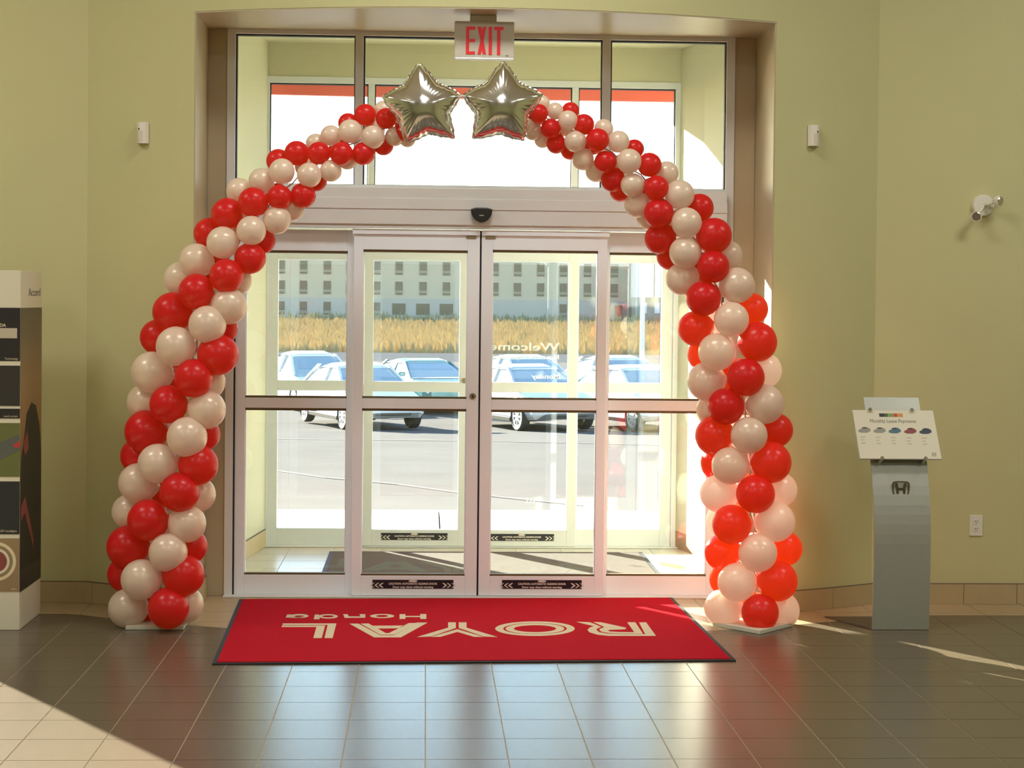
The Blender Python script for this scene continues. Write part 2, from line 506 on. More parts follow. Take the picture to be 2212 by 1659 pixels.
for j in range(-7, 7):
    y0, y1 = TY + j * PITCH_T + gap, TY + (j + 1) * PITCH_T - gap
    lo, hi = half_at(y1)
    for i in range(-10, 12):
        x0, x1 = TX + i * PITCH_T + gap, TX + (i + 1) * PITCH_T - gap
        if x1 < lo or x0 > hi:
            continue
        sx = [x0 + (x1 - x0) * k / 4 for k in range(5)]
        bs = [border_y(x) for x in sx]
        ws = [front_wall_y(x) + 0.05 if not (JX0 < x < JX1) else YD - 0.01 for x in sx]
        if min(bs) >= y1:
            if std is None:
                o = tile_poly([(x0, y0), (x1, y0), (x1, y1), (x0, y1)], 'dark_tile')
                std = (o.data, x0, y0)
            else:
                o = link('tile', std[0], None, floor)
                o.location = (x0 - std[1], y0 - std[2], 0)
            n_t += 1
            continue
        if max(bs) > y0 + 0.01:
            top = [(x, min(y1, max(y0 + 0.0005, b - gap))) for x, b in zip(sx, bs)]
            tile_poly([(x0, y0), (x1, y0)] + top[::-1], 'dark_tile'); n_t += 1
        lo_c = [(x, max(y0, b + gap)) for x, b in zip(sx, bs)]
        hi_c = [(x, min(y1, w)) for x, w in zip(sx, ws)]
        if max(h[1] - l[1] for l, h in zip(lo_c, hi_c)) > 0.015:
            hi_c = [(h[0], max(h[1], l[1] + 0.0005)) for l, h in zip(lo_c, hi_c)]
            if min(l[1] for l in lo_c) < y1:
                lo_c = [(l[0], min(l[1], h[1] - 0.0004)) for l, h in zip(lo_c, hi_c)]
                tile_poly(lo_c + hi_c[::-1], 'cream_tile'); n_t += 1

# ---- tiled baseboards
BB = 0.112
def base_run(name, label, pts, piece=0.3035, start=0.0):
    """pts: floor line of the wall; the skirting tiles follow it"""
    root = struct(name, label, 'baseboard')
    segs = [(Vector((*pts[i], 0)), Vector((*pts[i+1], 0))) for i in range(len(pts) - 1)]
    lens = [(b - a).length for a, b in segs]
    tot = sum(lens)
    def point(s):
        for (a, b), l in zip(segs, lens):
            if s <= l + 1e-6:
                return a + (b - a) * (s / l), (b - a).normalized()
            s -= l
        a, b = segs[-1]; return b, (b - a).normalized()
    cuts = [0.0]; s = start if start > 0.02 else piece
    while s < tot - 0.01:
        cuts.append(s); s += piece
    cuts.append(tot)
    for a, b in zip(cuts[:-1], cuts[1:]):
        aa, bb = a + 0.0015, b - 0.0015
        stn = [aa + (bb - aa) * k / 3 for k in range(4)]
        fr, bk = [], []
        for q in stn:
            p, t = point(q)
            nrm = Vector((t.y, -t.x, 0))
            if nrm.y > 0.3: nrm = -nrm
            fr.append(p + nrm * 0.012); bk.append(p)
        g = G(); g.prism([(p.x, p.y, 0.001) for p in fr] + [(p.x, p.y, 0.001) for p in bk[::-1]], (0, 0, BB))
        g.build('base_tile', 'base_tile', root)
        g = G(); g.prism([(p.x, p.y, BB + 0.001) for p in fr] + [(p.x, p.y, BB + 0.001) for p in bk[::-1]], (0, 0, 0.004))
        g.build('edge_trim', 'grout_dark', root)
    return root
NA = 14
base_run('baseboard_left', 'cream tile skirting along the left wall', [(-3.2, WALL_Y), (AX0, WALL_Y)], start=0.18)
base_run('baseboard_front_left', 'cream tile skirting on the bowed wall left of the doors', [(AX0 + (JX0 - AX0) * i / NA, arc_y(AX0 + (JX0 - AX0) * i / NA)) for i in range(NA + 1)] + [(JX0 + 0.008, arc_y(JX0) + 0.02), (JX0 + 0.008, YD - 0.005)], start=0.06)
base_run('baseboard_front_right', 'cream tile skirting on the bowed wall right of the doors', [(JX1 + (AX1 - JX1) * i / NA, arc_y(JX1 + (AX1 - JX1) * i / NA)) for i in range(NA + 1)], start=0.12)
base_run('baseboard_right', 'cream tile skirting along the right wall', [(AX1, WALL_Y), (4.0, WALL_Y)], start=0.22)

# ================================================================== INNER ENTRANCE
def X(px, py, y=YD): return at(px, py, y).x
def Z(px, py, y=YD): return at(px, py, y).z
t1 = struct('trim_1', 'aluminium frame of the inner entrance', 'frame')
FX0, FX1 = X(487, 700), X(1581, 700)             # outer edges of the frame
IX0, IX1 = X(505, 700), X(1563, 700)             # inner edges of the jambs
FZ1 = Z(1035, 66); TZ1 = Z(1035, 81); TZ0 = Z(1035, 402); SZ0 = Z(1035, 409)
HZ1 = Z(1035, 412); HZ0 = Z(1035, 488)
FB = YD + 0.10
G().box(FX0, IX0, YD, FB, 0, FZ1).build('jamb', 'alu', t1, bevel=0.002)
G().box(IX1, FX1, YD, FB, 0, FZ1).build('jamb', 'alu', t1, bevel=0.002)
G().box(IX0, IX1, YD, FB, TZ1, FZ1).build('head', 'alu', t1, bevel=0.002)
G().box(IX0, IX1, YD, FB, SZ0, TZ0).build('transom_bar', 'alu', t1, bevel=0.002)
mull = [(X(766.5, 240), X(784.5, 240)), (X(1300.5, 245), X(1318.5, 245))]
for a, b in mull:
    G().box(a, b, YD, FB, TZ0, TZ1).build('mullion', 'alu', t1, bevel=0.002)
# filler strips between the frame and the plastered recess
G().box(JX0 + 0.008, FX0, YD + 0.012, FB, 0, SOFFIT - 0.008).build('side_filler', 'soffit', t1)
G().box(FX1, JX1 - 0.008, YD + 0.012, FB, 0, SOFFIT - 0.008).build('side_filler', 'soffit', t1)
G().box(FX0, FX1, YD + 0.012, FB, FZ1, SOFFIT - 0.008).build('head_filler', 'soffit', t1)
# operator header with its stepped cover
HY = YD - 0.075
G().box(IX0, IX1, HY, FB, HZ0, SZ0).build('operator_cover', 'alu', t1, bevel=0.004)
G().box(IX0, IX1, HY - 0.006, HY, Z(1035, 455), Z(1035, 432)).build('cover_ridge', 'alu', t1, bevel=0.002)
G().box(IX0, IX1, HY + 0.012, FB, Z(1035, 495.5), HZ0).build('track', 'alu', t1)
# threshold
G().box(FX0, FX1, YD - 0.06, FB + 0.02, 0.0005, 0.008).build('threshold', 'alu', t1, bevel=0.002)

panes = [(IX0, mull[0][0]), (mull[0][1], mull[1][0]), (mull[1][1], IX1)]
for k, (a, b) in enumerate(panes):
    w = struct('window_%d' % (k + 2), ['left', 'middle', 'right'][k] + ' transom light above the inner sliding doors', 'window')
    G().box(a, b, YD + 0.045, YD + 0.051, TZ0, TZ1).build('glass_pane', 'glass', w)
    e = 0.008
    G().box(a, b, YD + 0.02, YD + 0.06, TZ1 - e, TZ1).build('gasket', 'gasket', w)
    G().box(a, b, YD + 0.02, YD + 0.06, TZ0, TZ0 + 0.003).build('gasket', 'gasket', w)
    G().box(a, a + e, YD + 0.02, YD + 0.06, TZ0, TZ1).build('gasket', 'gasket', w)
    G().box(b - e * 0.7, b, YD + 0.02, YD + 0.06, TZ0, TZ1).build('gasket', 'gasket', w)

def leaf(root, x0, x1, z0, z1, y0, y1, sl, sr, rails, mt, gk=True):
    """stiles, rails and glass of one glazed panel; rails = list of (z0, z1)"""
    G().box(x0, x0 + sl, y0, y1, z0, z1).build('stile', mt, root, bevel=0.002)
    G().box(x1 - sr, x1, y0, y1, z0, z1).build('stile', mt, root, bevel=0.002)
    ym = (y0 + y1) / 2
    for a, b in rails:
        G().box(x0 + sl, x1 - sr, y0, y1, a, b).build('rail', mt, root, bevel=0.002)
    rails = sorted(rails)
    for (a, b), (c, d) in zip(rails[:-1], rails[1:]):
        G().box(x0 + sl, x1 - sr, ym - 0.003, ym + 0.003, b, c).build('glass_pane', 'glass', root)
        if gk:
            h = 0.014  # height of the dark strips painting reveal shade above and below the pane
            G().box(x0 + sl, x1 - sr, y0 + 0.008, ym + 0.008, c - h, c).build('bead_or_shade_strip', 'reveal_shade', root)
            G().box(x0 + sl, x1 - sr, y0 + 0.008, ym + 0.008, b, b + h * 0.8).build('bead_or_shade_strip', 'reveal_shade', root)
            G().box(x0 + sl, x0 + sl + 0.005, y0 + 0.008, ym + 0.008, b, c).build('bead_or_shade_strip', mt, root)
            G().box(x1 - sr - 0.005, x1 - sr, y0 + 0.008, ym + 0.008, b, c).build('bead_or_shade_strip', mt, root)

def caution(door, xc, zc, w, h, y):
    """black strip decal: CAUTION AUTOMATIC SLIDING DOOR"""
    d = G().box(xc - w/2, xc + w/2, y - 0.0015, y, zc - h/2, zc + h/2).build('caution_decal', 'decal_black', door)
    yy = y - 0.0016
    lettering(d, 'CAUTION: AUTOMATIC SLIDING DOOR', 0.30 * h, (xc, yy, zc - 0.04 * h), (1, 0, 0), (0, 0, 1), 'decal_white', width=0.60 * w, bold=0.0006)
    lettering(d, 'Door may close without warning', 0.27 * h, (xc, yy, zc - 0.40 * h), (1, 0, 0), (0, 0, 1), 'decal_white', width=0.50 * w, bold=0.0006)
    pts = [(xc + 0.055*w*math.cos(t), yy, zc + 0.36*h + 0.13*h*math.sin(t)) for t in [2*math.pi*k/16 for k in range(16)]]
    G().prism(pts, (0, -0.0006, 0)).build('oval_mark', 'decal_white', d)
    for s in (-1, 1):
        for k in range(3):
            cx = xc + s * (0.345 + 0.052 * k + 0.05) * w
            a = 0.028 * w; hh = 0.27 * h; th = 0.020 * w * (1.25 - 0.25 * k)
            zc2 = zc - 0.12 * h
            g = G()
            g.prism([(cx + s*a, yy, zc2), (cx - s*a*0.4, yy, zc2 + hh), (cx - s*a*0.4 - s*th, yy, zc2 + hh), (cx + s*a - s*th, yy, zc2), (cx - s*a*0.4 - s*th, yy, zc2 - hh), (cx - s*a*0.4, yy, zc2 - hh)], (0, -0.0006, 0))
            g.build('chevron', 'decal_white', d)

# ---- inner sidelights
MR0, MR1 = Z(640, 882), Z(640, 860)        # mid rail of the sidelights
BR1 = Z(640, 1243)
TR0 = Z(640, 541)
SLT = Z(640, 495.5)
SX1 = X(757, 700) + 0.03
wA = struct('window_5', 'fixed glass sidelight left of the inner sliding doors', 'window')
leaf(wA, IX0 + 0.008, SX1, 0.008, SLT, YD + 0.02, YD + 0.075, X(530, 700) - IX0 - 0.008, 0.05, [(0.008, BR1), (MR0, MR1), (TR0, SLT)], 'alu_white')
G().box(IX0, IX0 + 0.008, YD + 0.005, YD + 0.06, 0.0, SLT).build('gasket', 'gasket', wA)
MRr0, MRr1 = Z(1420, 886), Z(1420, 867)
wB = struct('window_6', 'fixed glass sidelight right of the inner sliding doors', 'window')
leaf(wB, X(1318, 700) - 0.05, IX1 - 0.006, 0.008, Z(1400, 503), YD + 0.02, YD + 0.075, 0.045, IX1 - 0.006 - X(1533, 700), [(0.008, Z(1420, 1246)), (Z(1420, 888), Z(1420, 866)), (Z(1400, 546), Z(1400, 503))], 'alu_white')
G().box(IX1 - 0.006, IX1, YD + 0.005, YD + 0.06, 0.0, SLT).build('gasket', 'gasket', wB)

# ---- inner sliding leaves (in front of the sidelights)
LY0, LY1 = YD - 0.035, YD + 0.012
LZ1 = Z(900, 497, LY0)
XC = X(1036.5, 750, LY0)
dA = struct('door_1', 'left leaf of the inner automatic sliding doors', 'door')
DLx0, DLx1 = X(762.5, 800, LY0), XC - 0.005
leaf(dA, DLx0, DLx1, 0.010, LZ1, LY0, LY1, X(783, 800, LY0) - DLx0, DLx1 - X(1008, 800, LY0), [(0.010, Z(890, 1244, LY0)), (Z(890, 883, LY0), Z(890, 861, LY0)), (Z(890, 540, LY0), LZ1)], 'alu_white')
dB = struct('door_2', 'right leaf of the inner automatic sliding doors', 'door')
DRx0, DRx1 = XC + 0.005, X(1309, 800, LY0)
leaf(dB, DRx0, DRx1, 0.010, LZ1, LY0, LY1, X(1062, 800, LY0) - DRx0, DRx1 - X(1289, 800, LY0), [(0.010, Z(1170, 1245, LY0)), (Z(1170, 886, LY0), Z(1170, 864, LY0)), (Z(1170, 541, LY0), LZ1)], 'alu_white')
for d, xx in ((dA, DLx1), (dB, DRx0)):
    s = 1 if d is dA else -1
    G().box(min(xx, xx + s*0.005), max(xx, xx + s*0.005), LY0 + 0.006, LY1 - 0.006, 0.012, LZ1).build('weatherstrip', 'gasket', d)
    zt = Z(1035, 513, LY0)
    c = xx - s * 0.049
    G().box(c - 0.029, c + 0.029, LY0 - 0.005, LY0, zt - 0.008, zt + 0.008).build('guide_plate', 'brass', d, bevel=0.002)
    x0_, x1_ = (DLx0 - 0.008, DLx1) if d is dA else (DRx0, DRx1 + 0.012)
    G().box(x0_, x1_, LY0 - 0.014, LY0 + 0.02, Z(900, 507, LY0), LZ1 + 0.003).build('hanger_cover', 'alu_white', d, bevel=0.002)
g = G(); pc = at(1021, 856, LY0); g.cyl((pc.x, LY0, pc.z), (0, -1, 0), 0.018, 0.006, 20)
lk = g.build('lock_cylinder', 'brass', dA)
G().box(pc.x - 0.0035, pc.x + 0.0035, LY0 - 0.0072, LY0 - 0.006, pc.z - 0.009, pc.z + 0.007).build('keyway', 'gasket', lk)
pA, pB = at(892, 1262, LY0), at(1170.5, 1262.5, LY0)
caution(dA, pA.x, pA.z, 0.456, 0.050, LY0)
caution(dB, pB.x, pB.z, 0.452, 0.050, LY0)

# ================================================================== VESTIBULE
VZ = 3.40
LEFT = [(-1.24, 10.03), (-1.17, 11.15), (-1.075, YO)]
RIGHT = [(1.88, 10.03), (1.815, 11.50), (1.72, YO)]
def side_wall(name, label, line, dx):
    g = G()
    out = [(x + dx, y) for x, y in line]
    g.prism([(x, y, -0.02) for x, y in line] + [(x, y, -0.02) for x, y in out[::-1]], (0, 0, VZ + 0.25))
    o = g.build(name, 'vwall')
    return tag(o, label, 'wall', kind='structure')
side_wall('wall_vestibule_left', 'cream left wall of the vestibule', LEFT, -0.25)
side_wall('wall_vestibule_right', 'cream right wall of the vestibule', RIGHT, 0.25)
g = G(); g.box(-1.5, 2.15, 10.03, 12.20, VZ, VZ + 0.25)
tag(g.build('ceiling_vestibule', 'vwall'), 'vestibule ceiling', 'ceiling', kind='structure')
g = G(); g.box(-1.5, 2.15, FB, 12.02, -0.10, -0.003)
vf = g.build('floor_vestibule', 'grout')
tag(vf, 'vestibule floor of pale square tiles', 'floor', kind='structure')
first = None
for j in range(0, 7):
    for i in range(-4, 7):
        x0, y0 = TX + i * PITCH_T + gap, FB + 0.02 + j * PITCH_T
        if y0 + PITCH_T > 12.02: continue
        if first is None:
            g = G(); g.box(x0, x0 + PITCH_T - 2*gap, y0, y0 + PITCH_T - 2*gap, -0.006, 0)
            o = g.build('tile', 'vest_tile', vf); first = (o.data, x0, y0)
        else:
            o = link('tile', first[0], None, vf); o.location = (x0 - first[1], y0 - first[2], 0)
base_run('baseboard_vestibule_left', 'cream tile skirting in the vestibule left corner', LEFT[1:], piece=0.305)
base_run('baseboard_vestibule_right', 'cream tile skirting in the vestibule right corner', RIGHT[1:], piece=0.305)

# ---- outer entrance
t2 = struct('trim_2', 'aluminium frame of the outer entrance', 'frame')
def XO(px, py): return at(px, py, YO).x
def ZO(px, py): return at(px, py, YO).z
OB = YO + 0.10
OX0, OX1 = XO(562, 700), XO(1470, 700)
OI0, OI1 = XO(579, 700), XO(1454, 700)
OT1, OF1 = ZO(1020, 185), ZO(1020, 171)
OT0 = ZO(1020, 452); OS0 = ZO(1020, 462); OH0 = ZO(1020, 538)
G().box(OX0, OI0, YO, OB, 0, OF1).build('jamb', 'alu_outer', t2, bevel=0.002)
G().box(OI1, OX1, YO, OB, 0, OF1).build('jamb', 'alu_outer', t2, bevel=0.002)
G().box(OI0, OI1, YO, OB, OT1, OF1).build('head', 'alu_outer', t2, bevel=0.002)
G().box(OI0, OI1, YO, OB, OS0, OT0).build('transom_bar', 'alu_outer', t2, bevel=0.002)
G().box(OI0, OI1, YO - 0.06, OB, OH0, OS0).build('operator_cover', 'alu_outer', t2, bevel=0.003)
G().box(OX0, OX1, YO - 0.05, OB + 0.02, 0.0005, 0.008).build('threshold', 'alu_outer', t2)
om = [(XO(795, 280), XO(809, 280)), (XO(1235.5, 290), XO(1249.5, 290))]
for a, b in om:
    G().box(a, b, YO, OB, OT0, OT1).build('mullion', 'alu_outer', t2, bevel=0.002)
for k, (a, b) in enumerate([(OI0, om[0][0]), (om[0][1], om[1][0]), (om[1][1], OI1)]):
    w = struct('window_%d' % (k + 7), ['left', 'middle', 'right'][k] + ' transom light above the outer doors', 'window')
    G().box(a, b, YO + 0.045, YO + 0.051, OT0, OT1).build('glass_pane', 'glass', w)
    G().box(a, b, YO + 0.02, YO + 0.06, OT1 - 0.008, OT1).build('gasket', 'gasket', w)
    G().box(a, a + 0.007, YO + 0.02, YO + 0.06, OT0, OT1).build('gasket', 'gasket', w)
    G().box(b - 0.007, b, YO + 0.02, YO + 0.06, OT0, OT1).build('gasket', 'gasket', w)
# outer wall around the frame
g = G()
g.box(-1.5, OX0, YO + 0.005, 12.18, -0.02, VZ)
g.box(OX1, 2.15, YO + 0.005, 12.18, -0.02, VZ)
g.box(OX0, OX1, YO + 0.005, 12.18, OF1, VZ)
tag(g.build('wall_vestibule_outer', 'vwall'), 'cream wall around the outer entrance', 'wall', kind='structure')
om0, om1 = ZO(900, 846), ZO(900, 824)
ob1 = ZO(900, 1143); otr = ZO(900, 563)
wC = struct('window_10', 'fixed glass sidelight left of the outer doors', 'window')
leaf(wC, OI0, XO(800, 700), 0.008, OH0, YO + 0.02, YO + 0.07, XO(600, 700) - OI0, 0.06, [(0.008, ob1), (om0, om1), (otr, OH0)], 'alu_outer', gk=False)
wD = struct('window_11', 'fixed glass sidelight right of the outer doors', 'window')
leaf(wD, XO(1235, 700), OI1, 0.008, OH0, YO + 0.02, YO + 0.07, 0.05, OI1 - XO(1430, 700), [(0.008, ob1), (om0, om1), (otr, OH0)], 'alu_outer', gk=False)
OY0, OY1 = YO - 0.03, YO + 0.012
OC = XO(1017.5, 750)
dC = struct('door_3', 'left leaf of the outer automatic sliding doors', 'door')
leaf(dC, XO(786, 800), OC - 0.003, 0.010, OH0, OY0, OY1, XO(806, 800) - XO(786, 800), OC - 0.003 - XO(991.5, 800), [(0.010, ob1), (om0, om1), (otr, OH0)], 'alu_outer', gk=False)
dD = struct('door_4', 'right leaf of the outer automatic sliding doors', 'door')
leaf(dD, OC + 0.003, XO(1246, 800), 0.010, OH0, OY0, OY1, XO(1043, 800) - OC, XO(1246, 800) - XO(1226, 800), [(0.010, ob1), (om0, om1), (otr, OH0)], 'alu_outer', gk=False)
pc = at(1003, 822, OY0); g = G(); g.cyl((pc.x, OY0, pc.z), (0, -1, 0), 0.018, 0.006, 16); g.build('lock_cylinder', 'brass', dC)
pC, pD = at(895, 1159, OY0), at(1127, 1161, OY0)
caution(dC, pC.x, pC.z, 0.450, 0.048, OY0)
caution(dD, pD.x, pD.z, 0.440, 0.048, OY0)
# opening-hours lettering on the outside of the right leaf (reads from outside)
yg = (OY0 + OY1) / 2 + 0.004
def outside_text(body, px, py, wpx, size):
    p = at(px, py, yg)
    lettering(dD, body, size, p, (-1, 0, 0), (0, 0, 1), 'vinyl', width=wpx * yg / FOC, bold=0.0008)
outside_text('Welcome', 1132, 757, 152, 0.075)
outside_text('Hours of Operation', 1134, 775, 148, 0.040)
outside_text('Monday', 1180, 818, 62, 0.045)
p = at(1146, 1082, yg)
for k in range(3):
    g = G(); a = 0.009; cx = p.x + (k - 1) * 0.022
    g.prism([(cx + a, yg, p.z), (cx - a*0.3, yg, p.z + 0.014), (cx - a*1.2, yg, p.z + 0.014), (cx, yg, p.z), (cx - a*1.2, yg, p.z - 0.014), (cx - a*0.3, yg, p.z - 0.014)], (0, 0.0008, 0))
    g.build('chevron', 'vinyl', dD)

# vestibule entrance mat
em = thing('entrance_mat', (0.55, 10.85, 0), 'charcoal entrance mat inside the glass vestibule', 'mat')
G().box(-0.62, 1.46, 10.10, 11.66, 0.0005, 0.007).build('rubber_border', 'mat_black', em, bevel=0.002)
G().box(-0.59, 1.43, 10.13, 11.63, 0.006, 0.010).build('carpet', 'entry_mat', em)

# ================================================================== RED LOGO MAT
MC = Vector((0.225, 8.965, 0)); MA = math.radians(1.9); MW, MD = 2.43, 1.735
def mxy(u, v, z):
    return Vector((MC.x + u * math.cos(MA) - v * math.sin(MA), MC.y + u * math.sin(MA) + v * math.cos(MA), z))
lm = thing('floor_mat', tuple(MC), 'red floor mat with cream lettering in front of the sliding doors', 'mat')
def mat_slab(e, z0, z1):
    g = G(); w, d = MW/2 - e, MD/2 - e
    g.prism([mxy(-w, -d, z0), mxy(w, -d, z0), mxy(w, d, z0), mxy(-w, d, z0)], (0, 0, z1 - z0)); return g
mat_slab(0, 0.0008, 0.007).build('rubber_border', 'mat_black', lm, bevel=0.002)
mat_slab(0.022, 0.006, 0.0105).build('carpet', 'mat_red', lm)
ZM = 0.0102
def z5(x, y): return ground(600 + x / 5.53, 1290 + y / 5.53, ZM)
def z6(x, y): return ground(1000 + x / 4.916, 1290 + y / 4.916, ZM)
UP = (0, 0, 0.0012)
def ell(f, cx, cy, rx, ry, n=40): return [f(cx + rx * math.cos(2*math.pi*k/n), cy + ry * math.sin(2*math.pi*k/n)) for k in range(n)]
def letter(shapes):
    g = G()
    for s in shapes:
        if s[0] == 'p': g.prism([s[1](x, y) for x, y in s[2]], UP)
        elif s[0] == 'r': g.ring(ell(s[1], *s[2]), ell(s[1], *s[3]), UP)
    return g.build('letter', 'mat_cream', lm)
letter([('p', z5, [(60,316),(700,316),(655,490),(558,490),(596,333),(57,333)]),
        ('p', z5, [(52,340),(566,340),(525,490),(425,490),(462,358),(46,358)])])
letter([('p', z5, [(855,318),(965,318),(1225,457),(1395,455),(1660,306),(1790,305),(1470,482),(1150,482)]),
        ('p', z5, [(990,318),(1085,316),(1292,432),(1225,450)]), ('p', z5, [(1655,310),(1565,312),(1330,430),(1400,448)]),
        ('p', z5, [(1225,450),(1292,432),(1330,430),(1400,448)]), ('p', z5, [(1132,343),(1530,341),(1468,372),(1190,376)])])
yl = [(2035,303),(2128,303),(2128,370),(1830,472),(1665,478),(2035,366)]
yi = [(1835,476),(2146,384),(2146,416),(1945,476)]
letter([('p', z5, yl), ('p', z5, [(4290 - x, y) for x, y in yl]), ('p', z5, yi), ('p', z5, [(4290 - x, y) for x, y in yi])])
letter([('r', z6, (765, 336, 423, 77), (765, 336, 338, 60)), ('r', z6, (765, 336, 312, 56), (765, 336, 225, 37))])
letter([('p', z6, [(1870,270),(1945,268),(2050,413),(1550,413),(1430,400),(1345,375),(1322,350),(1345,325),(1390,309),(1470,318),(1425,335),(1418,352),(1450,375),(1530,388),(1650,394),(1936,396)]),
        ('p', z6, [(1745,268),(1830,268),(1914,392),(1660,389),(1550,382),(1475,370),(1448,352),(1452,340),(1500,320),(1735,328),(1722,342),(1560,348),(1536,356),(1562,366),(1650,372),(1820,374)]),
        ('p', z6, [(1205,263),(1345,267),(1468,316),(1390,308),(1290,285)]), ('p', z6, [(1385,265),(1465,268),(1735,326),(1500,318),(1475,305)])])
letter([('p', z5, [(1455,205),(1525,205),(1525,260),(1455,262)]), ('p', z5, [(1702,203),(1775,203),(1775,262),(1702,262)]), ('p', z5, [(1525,226),(1702,226),(1702,239),(1525,239)])])
letter([('r', z5, (1247, 227, 145, 24), (1247, 227, 72, 13))])
letter([('p', z5, [(780,205),(832,205),(852,232),(990,232),(975,205),(1045,205),(1045,247),(800,249)])])
letter([('p', z5, [(442,210),(492,210),(502,264),(430,266)]), ('r', z5, (600, 231, 118, 26), (600, 231, 70, 13))])
letter([('p', z5, [(96,244),(112,210),(172,208),(168,246)]), ('r', z5, (262, 226, 105, 23), (255, 229, 58, 9)), ('p', z5, [(150,236),(300,238),(280,249),(160,249)])])

# ================================================================== EXIT SIGN
YE = 9.30
pe = at(1046, 86, YE)
ex = thing('exit_sign', (pe.x, YE + 0.03, SOFFIT - 0.01), 'white exit sign with red letters hanging above the doors', 'sign')
x0, x1, z0, z1 = X(982, 86, YE), X(1111, 86, YE), Z(1046, 129, YE), Z(1046, 46, YE)
G().box(x0, x1, YE, YE + 0.045, z0, z1).build('housing', 'exit_face', ex, bevel=0.006)
G().box(pe.x - 0.075, pe.x + 0.065, YE + 0.005, YE + 0.05, z1, SOFFIT - 0.009).build('ceiling_mount', 'exit_face', ex, bevel=0.003)
G().box(x0 + 0.004, x1 - 0.004, YE - 0.004, YE, z0, z0 + 0.008).build('bottom_lip', 'chrome', ex, bevel=0.001)
def zz(x, y): q = at(960 + x / 12.289, 20 + y / 12.289, YE - 0.001); return Vector((q.x, YE - 0.001, q.z))
D = (0, -0.002, 0)
for poly in ([[(575,458),(822,458),(822,545),(660,545),(655,790),(818,790),(815,868),(655,868),(655,1118),(810,1118),(808,1195),(568,1195)]],
             [[(878,462),(975,462),(1000,570),(1020,470),(1112,470),(1040,830),(1105,1200),(1020,1200),(990,1090),(965,1200),(875,1200),(955,830)]],
             [[(1178,465),(1265,465),(1260,1212),(1172,1212)]],
             [[(1318,468),(1570,468),(1570,552),(1490,552),(1480,1215),(1393,1215),(1400,552),(1318,552)]]):
    g = G()
    for q in poly: g.prism([zz(*a) for a in q], D)
    g.build('letter', 'exit_red', ex)
q = zz(1660, 1238); G().box(q.x - 0.008, q.x + 0.008, YE - 0.0015, YE, q.z - 0.0015, q.z + 0.0025).build('maker_mark', 'print_dark', ex)

# ================================================================== DOOR SENSOR
ps = at(1040, 452, HY)
sn = thing('motion_sensor', (ps.x, HY, ps.z), 'black half-round motion sensor on the door header', 'sensor')
def half_disc(r, zr, y0, y1, cz):
    pts = []
    for k in range(25):
        t = math.pi + math.pi * k / 24
        pts.append((ps.x + r * math.cos(t), y0, cz + zr * math.sin(t)))
    pts += [(ps.x + r * 0.5, y0, cz + zr * 0.10), (ps.x - r * 0.5, y0, cz + zr * 0.10)]
    return G().prism(pts, (0, y1 - y0, 0))
half_disc(0.060, 0.075, HY - 0.045, HY - 0.006, ps.z).build('housing', 'black', sn, bevel=0.006)
G().box(ps.x - 0.013, ps.x + 0.013, HY - 0.0465, HY - 0.045, ps.z - 0.040, ps.z - 0.033).build('maker_mark', 'p_grey', sn)

# ================================================================== WALL DETECTORS
def detector(px, py, label, side):
    # sits on the bowed wall; the wall normal turns with it
    y = 9.4
    for _ in range(6):
        p = at(px, py, y); y = front_wall_y(p.x) - 0.002
    p = at(px, py, y)
    t = (p.x - ARC_X) / ARC_R
    ang = math.asin(max(-1, min(1, t)))
    r = thing('motion_detector', (p.x, y, p.z), label, 'detector', 'white wall detectors beside the entrance')
    r.rotation_euler = (0, 0, ang)
    ORG[r.name] = Vector((0, 0, 0))
    G().box(-0.034, 0.034, -0.006, 0.0, -0.056, 0.056).build('back_plate', 'white_plastic', r, bevel=0.002)
    g = G()
    n = 10
    sec = [(-0.034 + 0.068 * k / n, -0.008 - 0.036 * math.sin(math.pi * k / n) ** 0.7) for k in range(n + 1)]
    g.prism([(x, yy, -0.056) for x, yy in sec] + [(0.034, -0.005, -0.056), (-0.034, -0.005, -0.056)], (0, 0, 0.112))
    g.build('housing', 'white_plastic', r, bevel=0.002)
    g = G()
    sec = [(-0.026 + 0.052 * k / n, -0.020 - 0.0265 * math.sin(math.pi * k / n) ** 0.7) for k in range(n + 1)]
    g.prism([(x, yy, -0.046) for x, yy in sec], (0, 0, 0.058)); g.build('lens', 'exit_face', r)
    G().box(-0.003, 0.003, -0.0465, -0.042, 0.016, 0.024).build('indicator', 'gasket', r)
    return r
detector(310.5, 288, 'white wall detector left of the entrance', -1)
detector(1755.5, 294, 'white wall detector right of the entrance', 1)

